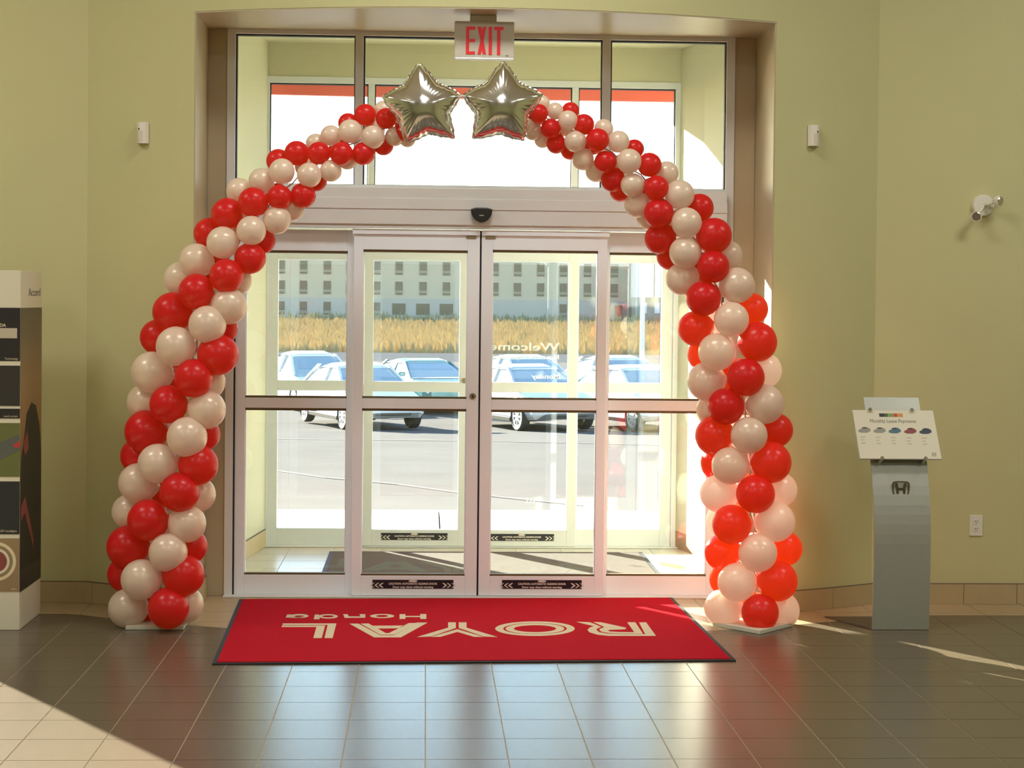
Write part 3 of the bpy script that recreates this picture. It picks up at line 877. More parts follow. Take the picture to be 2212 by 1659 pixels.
# ================================================================== EMERGENCY LIGHT
pb = at(2122, 444, WALL_Y)
em_l = thing('emergency_light', (pb.x, WALL_Y, pb.z), 'twin-head emergency light on the right wall', 'light')
g = G(); g.cyl((pb.x, WALL_Y - 0.03, pb.z), (0, 1, 0), 0.058, 0.03, 28, 0.062); g.build('wall_plate', 'white_plastic', em_l, bevel=0.003)
for (hx, hy, dv) in ((2109, 467, Vector((-0.35, -0.85, -0.25))), (2159, 434, Vector((0.55, -0.75, -0.15)))):
    hp = at(hx, hy, WALL_Y - 0.10)
    dv = dv.normalized()
    g = G(); g.tube([(pb.x, WALL_Y - 0.03, pb.z), ((pb.x + hp.x) / 2, WALL_Y - 0.07, (pb.z + hp.z) / 2), hp - dv * 0.03], 0.009, 10)
    arm = g.build('swivel_arm', 'white_plastic', em_l, smooth=True)
    g = G(); g.cyl(hp - dv * 0.035, dv, 0.016, 0.03, 24, 0.030); g.cyl(hp - dv * 0.005, dv, 0.030, 0.012, 24, 0.031)
    hd = g.build('lamp_head', 'white_plastic', em_l)
    g = G(); g.cyl(hp + dv * 0.007, dv, 0.026, 0.004, 24, 0.022); g.build('reflector', 'chrome', hd)

# ================================================================== WALL OUTLET
po = at(2108, 1135, WALL_Y)
ol = thing('wall_outlet', (po.x, WALL_Y, po.z), 'white duplex power outlet low on the right wall', 'outlet')
G().box(po.x - 0.037, po.x + 0.037, WALL_Y - 0.006, WALL_Y, po.z - 0.058, po.z + 0.058).build('cover_plate', 'white_plastic', ol, bevel=0.002)
for s in (1, -1):
    cz = po.z + s * 0.021
    pts = [(po.x + 0.017 * math.cos(t), WALL_Y - 0.006, cz + 0.0145 * math.sin(t)) for t in [2*math.pi*k/20 for k in range(20)]]
    soc = G().prism(pts, (0, -0.002, 0)).build('socket', 'white_plastic', ol)
    for dx in (-0.0065, 0.0065):
        G().box(po.x + dx - 0.0018, po.x + dx + 0.0018, WALL_Y - 0.0088, WALL_Y - 0.008, cz - 0.001, cz + 0.008).build('slot', 'print_dark', soc)
    G().box(po.x - 0.0025, po.x + 0.0025, WALL_Y - 0.0088, WALL_Y - 0.008, cz - 0.009, cz - 0.005).build('slot', 'print_dark', soc)

# ================================================================== LEASE SIGN STAND (right)
KX0, KX1, KY = 2.317, 2.612, 8.935
ks = thing('sign_stand', ((KX0 + KX1) / 2, KY, 0), 'curved grey steel sign stand with a lease payment sheet', 'stand')
def k_back(z):       # how far the sheet has curved back at height z
    t = max(0.0, (z - 0.42) / 0.78)
    return 0.27 * t ** 2.0 - 0.012 * math.sin(math.pi * min(1, z / 0.9))
KH = 1.185
g = G(); zs = [KH * k / 24 for k in range(25)]
prof = [(KY + k_back(z), z) for z in zs] + [(KY + k_back(z) + 0.012, z) for z in zs[::-1]]
g.prism([(KX0, y, z + 0.002) for y, z in prof], (KX1 - KX0, 0, 0))
g.build('panel', 'kiosk', ks, auto=False)
G().prism([(KX0 - 0.17, 9.28, 0.0008), (KX1 - 0.02, 9.28, 0.0008), (KX1, KY + 0.008, 0.0008), (KX0, KY + 0.008, 0.0008)], (0, 0, 0.007)).build('base_plate', 'kiosk_dark', ks)
# sheet holder, tilted back
sT = [at(1844, 886, 9.085), at(2017, 888, 9.085), at(2031, 992, 8.965), at(1855, 991, 8.965)]
o_ = (sT[0] + sT[1] + sT[2] + sT[3]) / 4
ux = Vector((1, 0, 0)); uy = ((sT[0] + sT[1]) - (sT[2] + sT[3])).normalized(); uy = (uy - ux * uy.dot(ux)).normalized()
un = ux.cross(uy)
hw = ((sT[1] - sT[0]).length + (sT[2] - sT[3]).length) / 4; hh = (((sT[0] + sT[1]) - (sT[2] + sT[3])) / 2).length / 2
def kp(u, v, d=0.0): return o_ + ux * (u * hw) + uy * (v * hh) + un * d
sk = 0.035
def kq(u, v, d=0.0): return kp(u - v * sk, v, d)
def kpoly(pts, d, th): return G().prism([kq(u, v, d) for u, v in pts], un * th)
sheet = kpoly([(-1, -1), (1, -1), (1, 1), (-1, 1)], 0.0, 0.003).build('sheet', 'print_white', ks)
kpoly([(-1.015, -1.02), (1.015, -1.02), (1.015, 1.02), (-1.015, 1.02)], -0.004, 0.0035).build('backing', 'kiosk', ks)
for (u, v) in ((-0.57, 1.0), (0.47, 1.0), (-0.47, -1.0), (0.60, -1.0)):
    g = G(); c = kq(u, v, -0.06); g.cyl(c, un, 0.010, 0.074, 14); g.build('standoff', 'chrome', ks)
def zk(x, y):        # sheet artwork, coordinates of the sheet (u, v)
    return (x - 1080) / 975.0 - 0.0, (880 - y) / 575.0
def kart(name, pts, mt): return kpoly([zk(*a) for a in pts], 0.003, 0.0006).build(name, mt, sheet)
for (a, b, c) in ((735, 860, 'p_black'), (862, 945, 'p_dkgreen'), (950, 1085, 'p_green'), (1090, 1168, 'p_red'), (1172, 1305, 'p_orange')):
    kart('colour_block', [(a, 380), (b, 380), (b, 462), (a, 462)], c)
ttl = zk(1040, 600)
lettering(sheet, 'Monthly Lease Payments', 0.028, kq(*ttl, 0.0032), ux, uy, 'print_dark', width=hw * 2 * 0.57, depth=0.0004)
car_out = [(-150, 50), (-140, 5), (-85, -15), (-40, -60), (40, -65), (105, -50), (150, -10), (145, 35), (60, 70), (-70, 72)]
for cx, c in ((315, 'p_grey'), (680, 'p_grey'), (1045, 'p_blue'), (1420, 'p_maroon'), (1785, 'p_navy')):
    k = (cx - 315) / 1470.0 * 20
    o = kart('car_picture', [(cx + dx, 772 + k + dy) for dx, dy in car_out], c)
    kpoly([zk(cx - 45, 740 + k), zk(cx - 20, 718 + k), zk(cx + 45, 718 + k), zk(cx + 70, 742 + k)], 0.0036, 0.0004).build('car_window', 'p_black', sheet)
    for row, (w_, cc) in enumerate(((120, 'print_faint'), (90, 'p_orange'), (110, 'print_faint'))):
        y_ = 930 + row * 72 + k
        for s_ in range(3):
            kart('small_print', [(cx - 120 + s_ * w_ / 3 + 4, y_), (cx - 120 + (s_ + 1) * w_ / 3 - 6, y_), (cx - 120 + (s_ + 1) * w_ / 3 - 6, y_ + 26), (cx - 120 + s_ * w_ / 3 + 4, y_ + 26)], 'print_faint')
def h_emblem(parent, c, r, u, v, n, mt, th):
    """rounded frame with an H inside"""
    def P(a, b): return c + u * (a * r) + v * (b * r)
    outer = []; inner = []
    for k in range(36):
        t = 2 * math.pi * k / 36
        ct, st = math.cos(t), math.sin(t)
        e = 0.42
        x_ = math.copysign(abs(ct) ** e, ct); y_ = math.copysign(abs(st) ** e, st)
        w_ = 1.0 + 0.06 * y_
        outer.append(P(1.05 * x_ * w_, 0.92 * y_)); inner.append(P(0.90 * x_ * w_, 0.78 * y_))
    G().ring(outer, inner, n * th).build('emblem_ring', mt, parent)
    g = G()
    for s in (-1, 1):
        g.prism([P(s*0.70, 0.70), P(s*0.42, 0.70), P(s*0.32, 0.05), P(s*0.26, -0.66), P(s*0.54, -0.66), P(s*0.58, 0.0)][::s], n * th)
    g.prism([P(-0.36, 0.10), P(0.36, 0.10), P(0.30, -0.14), P(-0.30, -0.14)], n * th)
    g.build('emblem_letter', mt, parent)
q = zk(1895, 1350)
h_emblem(sheet, kq(*q, 0.003), 0.011, ux, uy, un, 'p_tan', 0.0005)
# raised emblem on the panel
pk = at(1947, 1056, KY + 0.02)
M['emblem'] = mat('emblem_metal', (0.16, 0.14, 0.08), 0.25, 0.7)
h_emblem(ks, Vector((pk.x, KY + k_back(pk.z) - 0.001, pk.z)), 0.042, Vector((1, 0, 0)), Vector((0, 0, 1)), Vector((0, -1, 0)), 'emblem', 0.008)

# ================================================================== FEATURE TOWER (left)
TX1, TX0, TY0, TY1, TH_ = -2.020, -2.50, 8.895, 9.375, 1.803
ft = thing('display_tower', ((TX0 + TX1) / 2, (TY0 + TY1) / 2, 0), 'printed feature display tower standing at the left wall', 'display')
def tz(py): return at(43, py, TY0).z
G().box(TX0, TX1, TY0, TY1, 0.001, TH_).build('body', 'print_white', ft, bevel=0.002)
bands = [(665, 780, 'p_black'), (790, 877, 'tower_slate'), (883, 904, 'p_black'), (914, 1030, 'tower_green'), (1040, 1154, 'tower_navy'), (1163, 1278, 'p_tan')]
fronts = []
for a, b, c in bands:
    fronts.append(G().box(TX0 + 0.004, TX1 - 0.001, TY0 - 0.002, TY0, tz(b), tz(a)).build('front_panel', c, ft))
yy = TY0 - 0.0022
def ftxt(p, body, size, py, dx, mt, bold=0.0):
    lettering(p, body, size, (TX1 - dx, yy, tz(py)), (1, 0, 0), (0, 0, 1), mt, align='RIGHT', bold=bold, depth=0.0004)
ftxt(fronts[0], 'HONDA', 0.022, 706, 0.072, 'p_cream', 0.0006)
G().box(TX1 - 0.30, TX1 - 0.016, TY0 - 0.0035, TY0 - 0.002, tz(731), tz(709)).build('name_plate', 'print_faint', fronts[0], bevel=0.001)
ftxt(fronts[0], 'Technology', 0.014, 777, 0.012, 'p_cream')
ftxt(fronts[2], 'touch screen', 0.013, 901, 0.012, 'p_cream')
ftxt(fronts[4], 'LED headlights', 0.014, 1149, 0.014, 'p_cream')
ftxt(fronts[5], 'start', 0.014, 1274, 0.014, 'p_cream')
# picture on the green panel
def fp(px, py): q = at(px, py, TY0 - 0.002); return Vector((q.x, TY0 - 0.002, q.z))
G().prism([fp(-40, 985), fp(-10, 960), fp(43, 938), fp(43, 972), fp(0, 993), fp(-40, 1000)], (0, -0.0008, 0)).build('picture_shape', 'p_slate', fronts[3])
G().prism([fp(28, 962), fp(42, 952), fp(43, 965), fp(34, 968)], (0, -0.0012, 0)).build('picture_shape', 'p_red', fronts[3])
# round push-button picture on the lowest panel
cb = fp(-8, 1213)
for r0, r1, c in ((0.098, 0.082, 'p_cream'), (0.066, 0.054, 'print_white')):
    n = 40
    G().ring([(cb.x + r0 * math.cos(2*math.pi*k/n), TY0 - 0.002, cb.z + r0 * math.sin(2*math.pi*k/n)) for k in range(n)],
             [(cb.x + r1 * math.cos(2*math.pi*k/n), TY0 - 0.002, cb.z + r1 * math.sin(2*math.pi*k/n)) for k in range(n)], (0, -0.001, 0)).build('button_ring', c, fronts[5])
G().prism([(cb.x + 0.05 * math.cos(2*math.pi*k/30), TY0 - 0.002, cb.z + 0.05 * math.sin(2*math.pi*k/30)) for k in range(30)], (0, -0.001, 0)).build('button_face', 'p_maroon', fronts[5])
# printed side: warm gradient with a dark car silhouette
def side_gradient():
    mt, nt, b, out = new_mat('tower_side_print')
    tc = nt.nodes.new('ShaderNodeTexCoord'); sp = nt.nodes.new('ShaderNodeSeparateXYZ')
    nt.links.new(tc.outputs['Object'], sp.inputs[0])
    rp = nt.nodes.new('ShaderNodeMapRange'); rp.inputs['From Min'].default_value = 0.15; rp.inputs['From Max'].default_value = 1.62
    nt.links.new(sp.outputs['Z'], rp.inputs['Value'])
    cr = nt.nodes.new('ShaderNodeValToRGB'); el = cr.color_ramp.elements
    el[0].position = 0.0; el[0].color = (0.025, 0.022, 0.02, 1)
    el[1].position = 1.0; el[1].color = (0.10, 0.075, 0.045, 1)
    for pos, c in ((0.42, (0.04, 0.03, 0.025, 1)), (0.56, (0.28, 0.15, 0.05, 1)), (0.74, (0.30, 0.19, 0.09, 1)), (0.90, (0.16, 0.11, 0.06, 1))):
        e = el.new(pos); e.color = c
    nt.links.new(rp.outputs[0], cr.inputs['Fac']); nt.links.new(cr.outputs['Color'], b.inputs['Base Color'])
    b.inputs['Roughness'].default_value = 0.45
    return mt
zs0, zs1 = 0.17, tz(665)
sp_ = G().box(TX1, TX1 + 0.002, TY0 + 0.001, TY1 - 0.001, 0.19, zs1).build('side_panel', side_gradient(), ft)
def sd(v, z): return Vector((TX1 + 0.002, TY0 + (TY1 - TY0) * v, z))
G().prism([sd(0.15, 0.95), sd(0.28, 1.08), sd(0.5, 1.13), sd(0.72, 1.11), sd(0.9, 1.0), sd(0.97, 0.86), sd(0.97, 0.3), sd(0.05, 0.3), sd(0.05, 0.86)], (0.0008, 0, 0)).build('car_picture', 'p_black', sp_)
G().prism([sd(0.03, 0.62), sd(0.22, 0.66), sd(0.62, 0.42), sd(0.62, 0.37), sd(0.2, 0.58), sd(0.03, 0.55)], (0.0014, 0, 0)).build('car_stripe', 'p_maroon', sp_)
G().prism([sd(0.12, 0.93), sd(0.30, 0.99), sd(0.38, 0.90), sd(0.20, 0.87)], (0.0014, 0, 0)).build('car_stripe', 'p_maroon', sp_)
me_ = lettering(ft, 'Accord', 0.058, (TX1 + 0.0004, TY0 + 0.31, tz(639)), (0, 1, 0), (0, 0, 1), 'print_dark', align='CENTER', width=0.27)

# ================================================================== STAR BALLOONS
def star(px, py, tips, label):
    YS = 8.85
    c = at(px, py, YS)
    root = thing('star_balloon', tuple(c), label, 'balloon', 'silver foil stars at the top of the arch')
    tp = [at(a, b, YS) - c for a, b in tips]                  # clockwise from the top
    pol = sorted([(math.atan2(t.z, t.x) % (2*math.pi), math.hypot(t.x, t.z)) for t in tp])
    n_a, n_r = 160, 18
    def rad(th):
        th %= 2 * math.pi
        for k in range(5):
            a0, r0 = pol[k]; a1, r1 = pol[(k + 1) % 5]
            if k == 4: a1 += 2 * math.pi
            t = th if th >= a0 else th + 2 * math.pi
            if a0 <= t <= a1:
                s = (t - a0) / (a1 - a0)
                lo = 0.675 * (r0 + r1) / 2
                base = r0 * (1 - s) + r1 * s
                # concave edge between two tips
                w = (abs(2 * s - 1)) ** 1.55
                return lo + (base - lo) * w
        return pol[0][1]
    for side, nm in ((-1, 'foil_front'), (1, 'foil_back')):
        H_ = 0.088
        vs = [Vector((0, side * H_, 0))]; fs = []
        rc = 0.72 * sum(p_[1] for p_ in pol) / 5
        for j in range(1, n_r + 1):
            rho = j / n_r
            for k in range(n_a):
                th = 2 * math.pi * k / n_a
                b_ = rho ** 1.8                                   # round dome in the middle, star outline at the seam
                R = rc * (1 - b_) + rad(th) * b_
                cr = 1 + 0.010 * math.sin(th * 29) * rho ** 8
                h = H_ * (1 - rho ** 2.2) ** 0.62
                h += 0.0022 * math.sin(th * 37 + 0.7) * (rho ** 6) * (1 - rho) * 6
                vs.append(Vector((R * rho * cr * math.cos(th), side * h, R * rho * cr * math.sin(th))))
        for k in range(n_a):
            fs.append((0, 1 + k, 1 + (k + 1) % n_a))
        for j in range(n_r - 1):
            for k in range(n_a):
                a = 1 + j * n_a + k; b = 1 + j * n_a + (k + 1) % n_a
                fs.append((a, a + n_a, b + n_a, b))
        g = G(); g.add([v + c for v in vs], fs)
        g.build(nm, 'foil', root, smooth=True)
    g = G(); o_r, i_r = [], []
    for k in range(n_a):
        th = 2 * math.pi * k / n_a; R = rad(th); cr = 1 + 0.012 * math.sin(th * 29)
        wob = 0.0016 * math.sin(th * 53)
        o_r.append(c + Vector((R * cr * 1.025 * math.cos(th), -0.0006 + wob, R * cr * 1.025 * math.sin(th))))
        i_r.append(c + Vector((R * cr * 0.985 * math.cos(th), -0.0006, R * cr * 0.985 * math.sin(th))))
    g.ring(o_r, i_r, (0, 0.0012, 0)); g.build('sealed_rim', 'foil', root)
    return root
star(913, 230, [(905, 136), (994.5, 206), (982, 298), (878, 307), (826, 210)], 'silver foil star balloon, the left of the two')
star(1085, 229, [(1087, 133), (1172, 206), (1132, 302), (1022, 299), (1000, 207)], 'silver foil star balloon, the right of the two, under the exit sign')

# ================================================================== BALLOON ARCH
# clusters of four balloons, each layer turned by an eighth; positions as (px, py, r) of the balloons seen
# 'A' layers: left, front, right (and one behind); 'B' layers: front left, front right, back left (and back right)
R_, P_ = 'red_latex', 'pearl_latex'
RIGHT_ARM = [
 ('A', P_, (1562,1314,42), (1642,1323,40.5), (1687,1318,41)), ('B', P_, (1592,1258,42), (1679,1255,44.5), (1571,1250,40)),
 ('A', R_, (1561,1193,40), (1637,1194,42), (1695,1185,38)),   ('B', R_, (1581,1133,43), (1674,1127,44), (1565,1125,40)),
 ('A', P_, (1553,1066,41), (1632,1067,42), (1684,1058,38)),   ('B', P_, (1577,1006,40.5), (1665,999,45), (1550,1000,38)),
 ('A', R_, (1543,941,43), (1618,940,40), (1677,929,37)),      ('B', R_, (1568,878,40), (1652,873,43), (1541,885,38)),
 ('A', P_, (1525,824,42), (1611,815,41), (1651,800,39)),      ('B', P_, (1549,760,41), (1636,738.5,43.5), (1522,766,38)),
 ('A', R_, (1502,710,38.5), (1580,690,38), (1624,668,35)),    ('B', R_, (1520,644.5,38), (1592,616.5,39), None),
 ('A', P_, (1474,603,36), (1541,576,35), (1571,552,33)),      ('B', P_, (1480,546,35), (1542,509.5,39), (1448,554,30)),
 ('A', R_, (1426,516,34), (1483,481,33), (1511,449,31)),      ('B', R_, (1423,461,32.5), (1468,420.5,32), (1403,468,29)),
 ('A', P_, (1376,443,28), (1418,405.5,26.5), (1440,374,26)),  ('B', P_, (1366.5,399.5,26), (1403,356,26.5), (1341,412,24)),
 ('A', R_, (1324,389,26), (1359,348,27), (1370,322,21)),      ('B', R_, (1308,350,24.5), (1336,306,24), (1288,370,24)),
 ('A', P_, (1259.5,345,24), (1291,302,25), (1304,278,21)),    ('B', P_, (1243,305,24), (1261,269,23), (1231,325,20)),
 ('A', R_, (1201.5,311,21), (1227,260,21.5), (1232.5,239,19)),('B', R_, (1190,278.5,22), (1199,239,18), (1172,302,18)),
 ('A', P_, (1151,283,20), (1163.6,245,20.5), (1172,222,16)),  ('B', P_, (1139,270,18), (1139,245,18), None),
]
LEFT_ARM = [
 ('A', P_, (276,1314,43), (364,1313.5,45), (400,1306,40)),    ('B', P_, (305,1252,44), (396,1242,46), (270,1240,39)),
 ('A', R_, (275,1181,46), (363,1193.5,42), (411,1180,38)),    ('B', R_, (320,1123,45), (404,1131,41), (279,1105,38)),
 ('A', P_, (299,1043,43), (388,1063,43), (428,1068,38)),      ('B', P_, (341,1001,43), (428,1004,44), (299,985,39)),
 ('A', R_, (314,932,46), (404,944,44), (439,938,37)),         ('B', R_, (364,873,41.5), (446,885,42), (313,868,39)),
 ('A', P_, (328,804,45), (418.5,817,42), (450,825,38)),       ('B', P_, (380,748,43), (471,766,45), (340,728,38)),
 ('A', R_, (372,674,43), (448,701,41), (479,710,35)),         ('B', R_, (424,630,39), (494,661,40), (392,603,38)),
 ('A', P_, (424.5,563,37), (489,596,37), (507,605,36)),       ('B', P_, (481,524,35), (540.5,558,34), (452,504,34)),
 ('A', R_, (490,462,35), (543,498,32), (566,520,29)),         ('B', R_, (546.6,437,32.5), (598,475,31), (517,412,28)),
 ('A', P_, (565,391,28), (604,426,27), (631,451,26)),         ('B', P_, (609,370,28), (655,422,27.5), (601,347,26)),
 ('A', R_, (641,331,27), (668,378,27), (683,389,24)),         ('B', R_, (689,331,25), (714.6,369,24), (682,310,22)),
 ('A', P_, (714.6,293,23), (737.7,332,25.5), (751,345,22)),   ('B', P_, (756,283.5,26), (785,332,25), (752,266,22)),
 ('A', R_, (789,248,24), (806,296,25.5), (828.5,314,22)),     ('B', R_, (834,256,22.5), (852.5,295,21), (828,237,20)),
 ('A', P_, (862,246,20), (872,285,20), (880,300,18)),
]
Y_L, Y_R = 9.00, 9.08
arch = thing('balloon_arch', (0.2, 9.04, 0), 'spiral arch of red and pearl white balloons around the glass doors', 'balloon arch')
ORG_A = ORG[arch.name]

def balloon_mesh():
    """unit balloon: round body, neck and knot towards +Z"""
    n = 28
    prof = []
    for k in range(1, 17):
        t = math.pi * k / 17
        r = math.sin(t); z = -math.cos(t)
        if z > 0: r *= 1 - 0.10 * z ** 3; z *= 1 + 0.10 * z ** 2
        prof.append((r, z))
    prof += [(0.085, 1.13), (0.045, 1.18), (0.075, 1.22), (0.05, 1.25)]
    vs = [Vector((0, 0, -1))]; fs = []
    for r, z in prof:
        vs += [Vector((r * math.cos(2*math.pi*k/n), r * math.sin(2*math.pi*k/n), z)) for k in range(n)]
    vs.append(Vector((0, 0, 1.26)))
    for k in range(n): fs.append((0, 1 + (k + 1) % n, 1 + k))
    for j in range(len(prof) - 1):
        for k in range(n):
            a = 1 + j * n + k; b = 1 + j * n + (k + 1) % n
            fs.append((a, b, b + n, a + n))
    last = 1 + (len(prof) - 1) * n
    for k in range(n): fs.append((last + k, last + (k + 1) % n, len(vs) - 1))
    g = G(); g.add(vs, fs)
    return g
BM = {}
for key in (R_, P_):
    me = balloon_mesh().mesh('balloon', None, 0, True)
    me.materials.append(M[key]); BM[key] = me

def put_balloon(px, py, r, y, axis, key):
    """one balloon centred on the sight line at depth y, its knot towards the arch axis"""
    c = at(px, py, y)
    depth = (c - EYE).dot(FWD)
    rm = r * depth / FOC
    ax = Vector(axis)
    d = (ax - c)
    d = d.normalized() if d.length > 1e-4 else Vector((0, 1, 0))
    o = link('balloon', BM[key], None, arch)
    o.location = c - ORG_A
    jt = random.uniform(0.975, 1.025)
    o.rotation_mode = 'QUATERNION'
    o.rotation_quaternion = d.to_track_quat('Z', 'Y')
    o.scale = (rm, rm, rm * jt * 0.99)
    return c
def other(k): return P_ if k == R_ else R_

axis_pts = {0: [], 1: []}
for arm, (layers, yb) in enumerate(((LEFT_ARM, Y_L), (RIGHT_ARM, Y_R))):
    for li, (typ, c0, a, b, c) in enumerate(layers):
        r = (a[2] + b[2]) / 2
        y0 = yb + (0.02 if arm == 0 else -0.02) * li / 25.0
        d = 1.36 * r * y0 / FOC
        if typ == 'A':
            # left has colour c0, front the other, right c0, behind the other
            mx, my = (a[0] + c[0]) / 2, (a[1] + c[1]) / 2
            axp = at(mx, my, y0)
            put_balloon(*a, y0, axp, c0)
            put_balloon(*b, y0 - d, axp, other(c0))
            put_balloon(*c, y0, axp, c0)
            put_balloon(mx, my, r * 0.94, y0 + d, axp, other(c0))
        else:
            # front left c0, front right the other, back left the other, back right c0
            mx, my = (a[0] + b[0]) / 2, (a[1] + b[1]) / 2
            axp = at(mx, my, y0)
            k = 0.7071 * d
            put_balloon(*a, y0 - k, axp, c0)
            put_balloon(*b, y0 - k, axp, other(c0))
            bl = c or (a[0] - 4, a[1], r * 0.93)
            put_balloon(*bl, y0 + k, axp, other(c0))
            put_balloon(mx + (b[0] - mx) * 0.93, my + (b[1] - my) * 0.93, r * 0.90, y0 + k, axp, c0)
        axis_pts[arm].append(axp)
# bent pole that carries the clusters, from plate to plate behind the stars
path = [Vector((axis_pts[0][0].x, axis_pts[0][0].y, 0.012))] + axis_pts[0] + [at(930, 222, 9.04), at(998, 207, 9.04), at(1070, 222, 9.04)] + axis_pts[1][::-1] + [Vector((axis_pts[1][0].x, axis_pts[1][0].y, 0.012))]
G().tube(path, 0.004, 8).build('arch_pole', 'pole', arch, smooth=True)
# base plates
pl = ground(335, 1361); bx0, bx1 = ground(271, 1361).x, ground(399, 1358).x
G().box(bx0, bx1, pl.y, pl.y + 0.30, 0.001, 0.020).build('base_plate', 'plate', arch, bevel=0.002)
q0, q1, q2 = ground(1539, 1352), ground(1642, 1371), ground(1712, 1353)
q3 = q0 + q2 - q1
G().prism([(q.x, q.y, 0.001) for q in (q1, q2, q3, q0)], (0, 0, 0.020)).build('base_plate', 'plate', arch, bevel=0.002)

# ================================================================== OUTSIDE
LOT = -1.28
def lot_z(y): return -0.06 - (min(max(y, 14.1), 40.0) - 14.1) / 25.9 * (-LOT - 0.06)
# sidewalk slabs
sw = struct('sidewalk', 'bright concrete sidewalk outside the doors', 'sidewalk')
xs_ = [-9.0 + 1.52 * k for k in range(14)]
for a, b in zip(xs_[:-1], xs_[1:]):
    G().box(a + 0.006, b - 0.006, 12.02, 13.05, -0.2, -0.012).build('slab', 'concrete', sw)
    G().box(a + 0.006, b - 0.006, 13.06, 14.06, -0.2, -0.012).build('slab', 'concrete', sw)
G().box(-9, 10.7, 14.065, 14.15, -0.3, -0.014).build('kerb', 'concrete', sw)
ss = [14.15, 20, 26, 32, 40, 60, 84]
g = G(); n = len(ss)
g.add([(-60, y, lot_z(y)) for y in ss] + [(60, y, lot_z(y)) for y in ss] + [(-60, y, lot_z(y) - 0.4) for y in ss] + [(60, y, lot_z(y) - 0.4) for y in ss],
      [(i, i + n, i + n + 1, i + 1) for i in range(n - 1)] + [(2*n + i, 2*n + i + 1, 3*n + i + 1, 3*n + i) for i in range(n - 1)] + [(0, 2*n, 3*n, n), (n-1, 2*n-1, 4*n-1, 3*n-1)])
lot = tag(g.build('parking_lot', 'asphalt'), 'grey asphalt of the parking lot', 'asphalt', kind='structure')
def on_lot(px, py):
    y = 18.0
    for _ in range(12):
        q = ground(px, py, lot_z(y)); y = q.y
    return Vector((q.x, q.y, lot_z(q.y) + 0.004))
for seam in ([(560, 1013), (700, 1033), (860, 1048), (990, 1066), (1140, 1082), (1260, 1094)], [(560, 948), (760, 951), (1000, 953), (1240, 958), (1460, 964)]):  # first a tar seam, second a shadow stripe painted on the asphalt
    p_ = [on_lot(*q) for q in seam]
    g = G()
    for a, b in zip(p_[:-1], p_[1:]):
        g.hexa([a, b, b + Vector((0, 0.10, 0)), a + Vector((0, 0.10, 0))], [v + Vector((0, 0, 0.003)) for v in (a, b, b + Vector((0, 0.10, 0)), a + Vector((0, 0.10, 0)))])
    g.build('seam_or_shadow_line', 'kiosk_dark', lot)
g = G(); g.box(-200, 200, 84, 98, -1.5, LOT - 0.02)
tag(g.build('road', 'road'), 'grey road strip beyond the parked cars', 'road', kind='structure')
g = G(); g.box(-240, 240, 97.9, 420, -1.8, LOT - 0.10)
tag(g.build('field', 'field'), 'dry yellow field between the road and the hotel', 'field', kind='structure')
# dry grass, nobody could count it
rg = random.Random(3)
def tufts(n, y0, y1, h0, h1, mt, name, label, xk=0.19):
    g = G(); vs, fs = [], []
    for _ in range(n):
        y = y0 + (y1 - y0) * rg.random() ** 1.3
        x = rg.uniform(-0.12 * y, xk * y)
        h = rg.uniform(h0, h1); w = rg.uniform(0.05, 0.16)
        for q in range(3):
            dx = rg.uniform(-0.35, 0.35); dy = rg.uniform(-0.3, 0.3); lean = rg.uniform(-0.25, 0.25); k = len(vs)
            hh_ = h * rg.uniform(0.6, 1)
            vs += [(x + dx - w, y + dy, LOT - 0.12), (x + dx + w, y + dy, LOT - 0.12), (x + dx + w * 0.5 + lean * 0.6, y + dy + 0.02, LOT - 0.1 + hh_ * 0.7), (x + dx + lean, y + dy, LOT - 0.1 + hh_)]
            fs += [(k, k + 1, k + 2), (k, k + 2, k + 3)]
    g.add(vs, fs)
    o = g.build(name, mt)
    return tag(o, label, 'grass', kind='stuff')
tufts(6000, 99, 234, 0.25, 0.95, 'grass_a', 'dry_grass', 'dry yellow grass covering the field')
tufts(700, 236, 257, 0.5, 1.6, 'scrub', 'scrub', 'grey green scrub along the foot of the hotel')

# ---- hotel across the field
HYB = 265.0
def hx(px, py=625): return at(px, py, HYB).x
def hz(px, py): return at(px, py, HYB).z
ht = thing('hotel', (0, HYB, LOT), 'long beige hotel block across the field', 'building')
hx0, hx1 = hx(430), hx(1359)
hzm = hz(1000, 646)
G().box(hx0, hx1, HYB, HYB + 16, LOT - 0.5, hzm).build('plinth_storey', 'hotel_low', ht)
G().box(hx0, hx1, HYB + 0.05, HYB + 16, hzm, 11.3).build('upper_storeys', 'hotel_up', ht)
G().box(hx0 - 0.4, hx1 + 0.4, HYB - 0.3, HYB + 16.4, 11.3, 11.9).build('parapet', 'hotel_low', ht)
cols = [505, 556, 607.6, 655.7, 707, 755.7, 814, 862, 914, 964.6, 1017, 1069, 1118, 1168, 1217, 1269, 1327]
rowz = [hz(1000, 581) , hz(1000, 624), hz(1000, 669), hz(1000, 537)]
def hotel_window(xc, zc, w, h):
    f = G().box(xc - w/2, xc + w/2, HYB - 0.06, HYB + 0.1, zc - h/2, zc + h/2).build('window', 'hotel_pane', ht)
    return f
proto = None; proto_bar = None
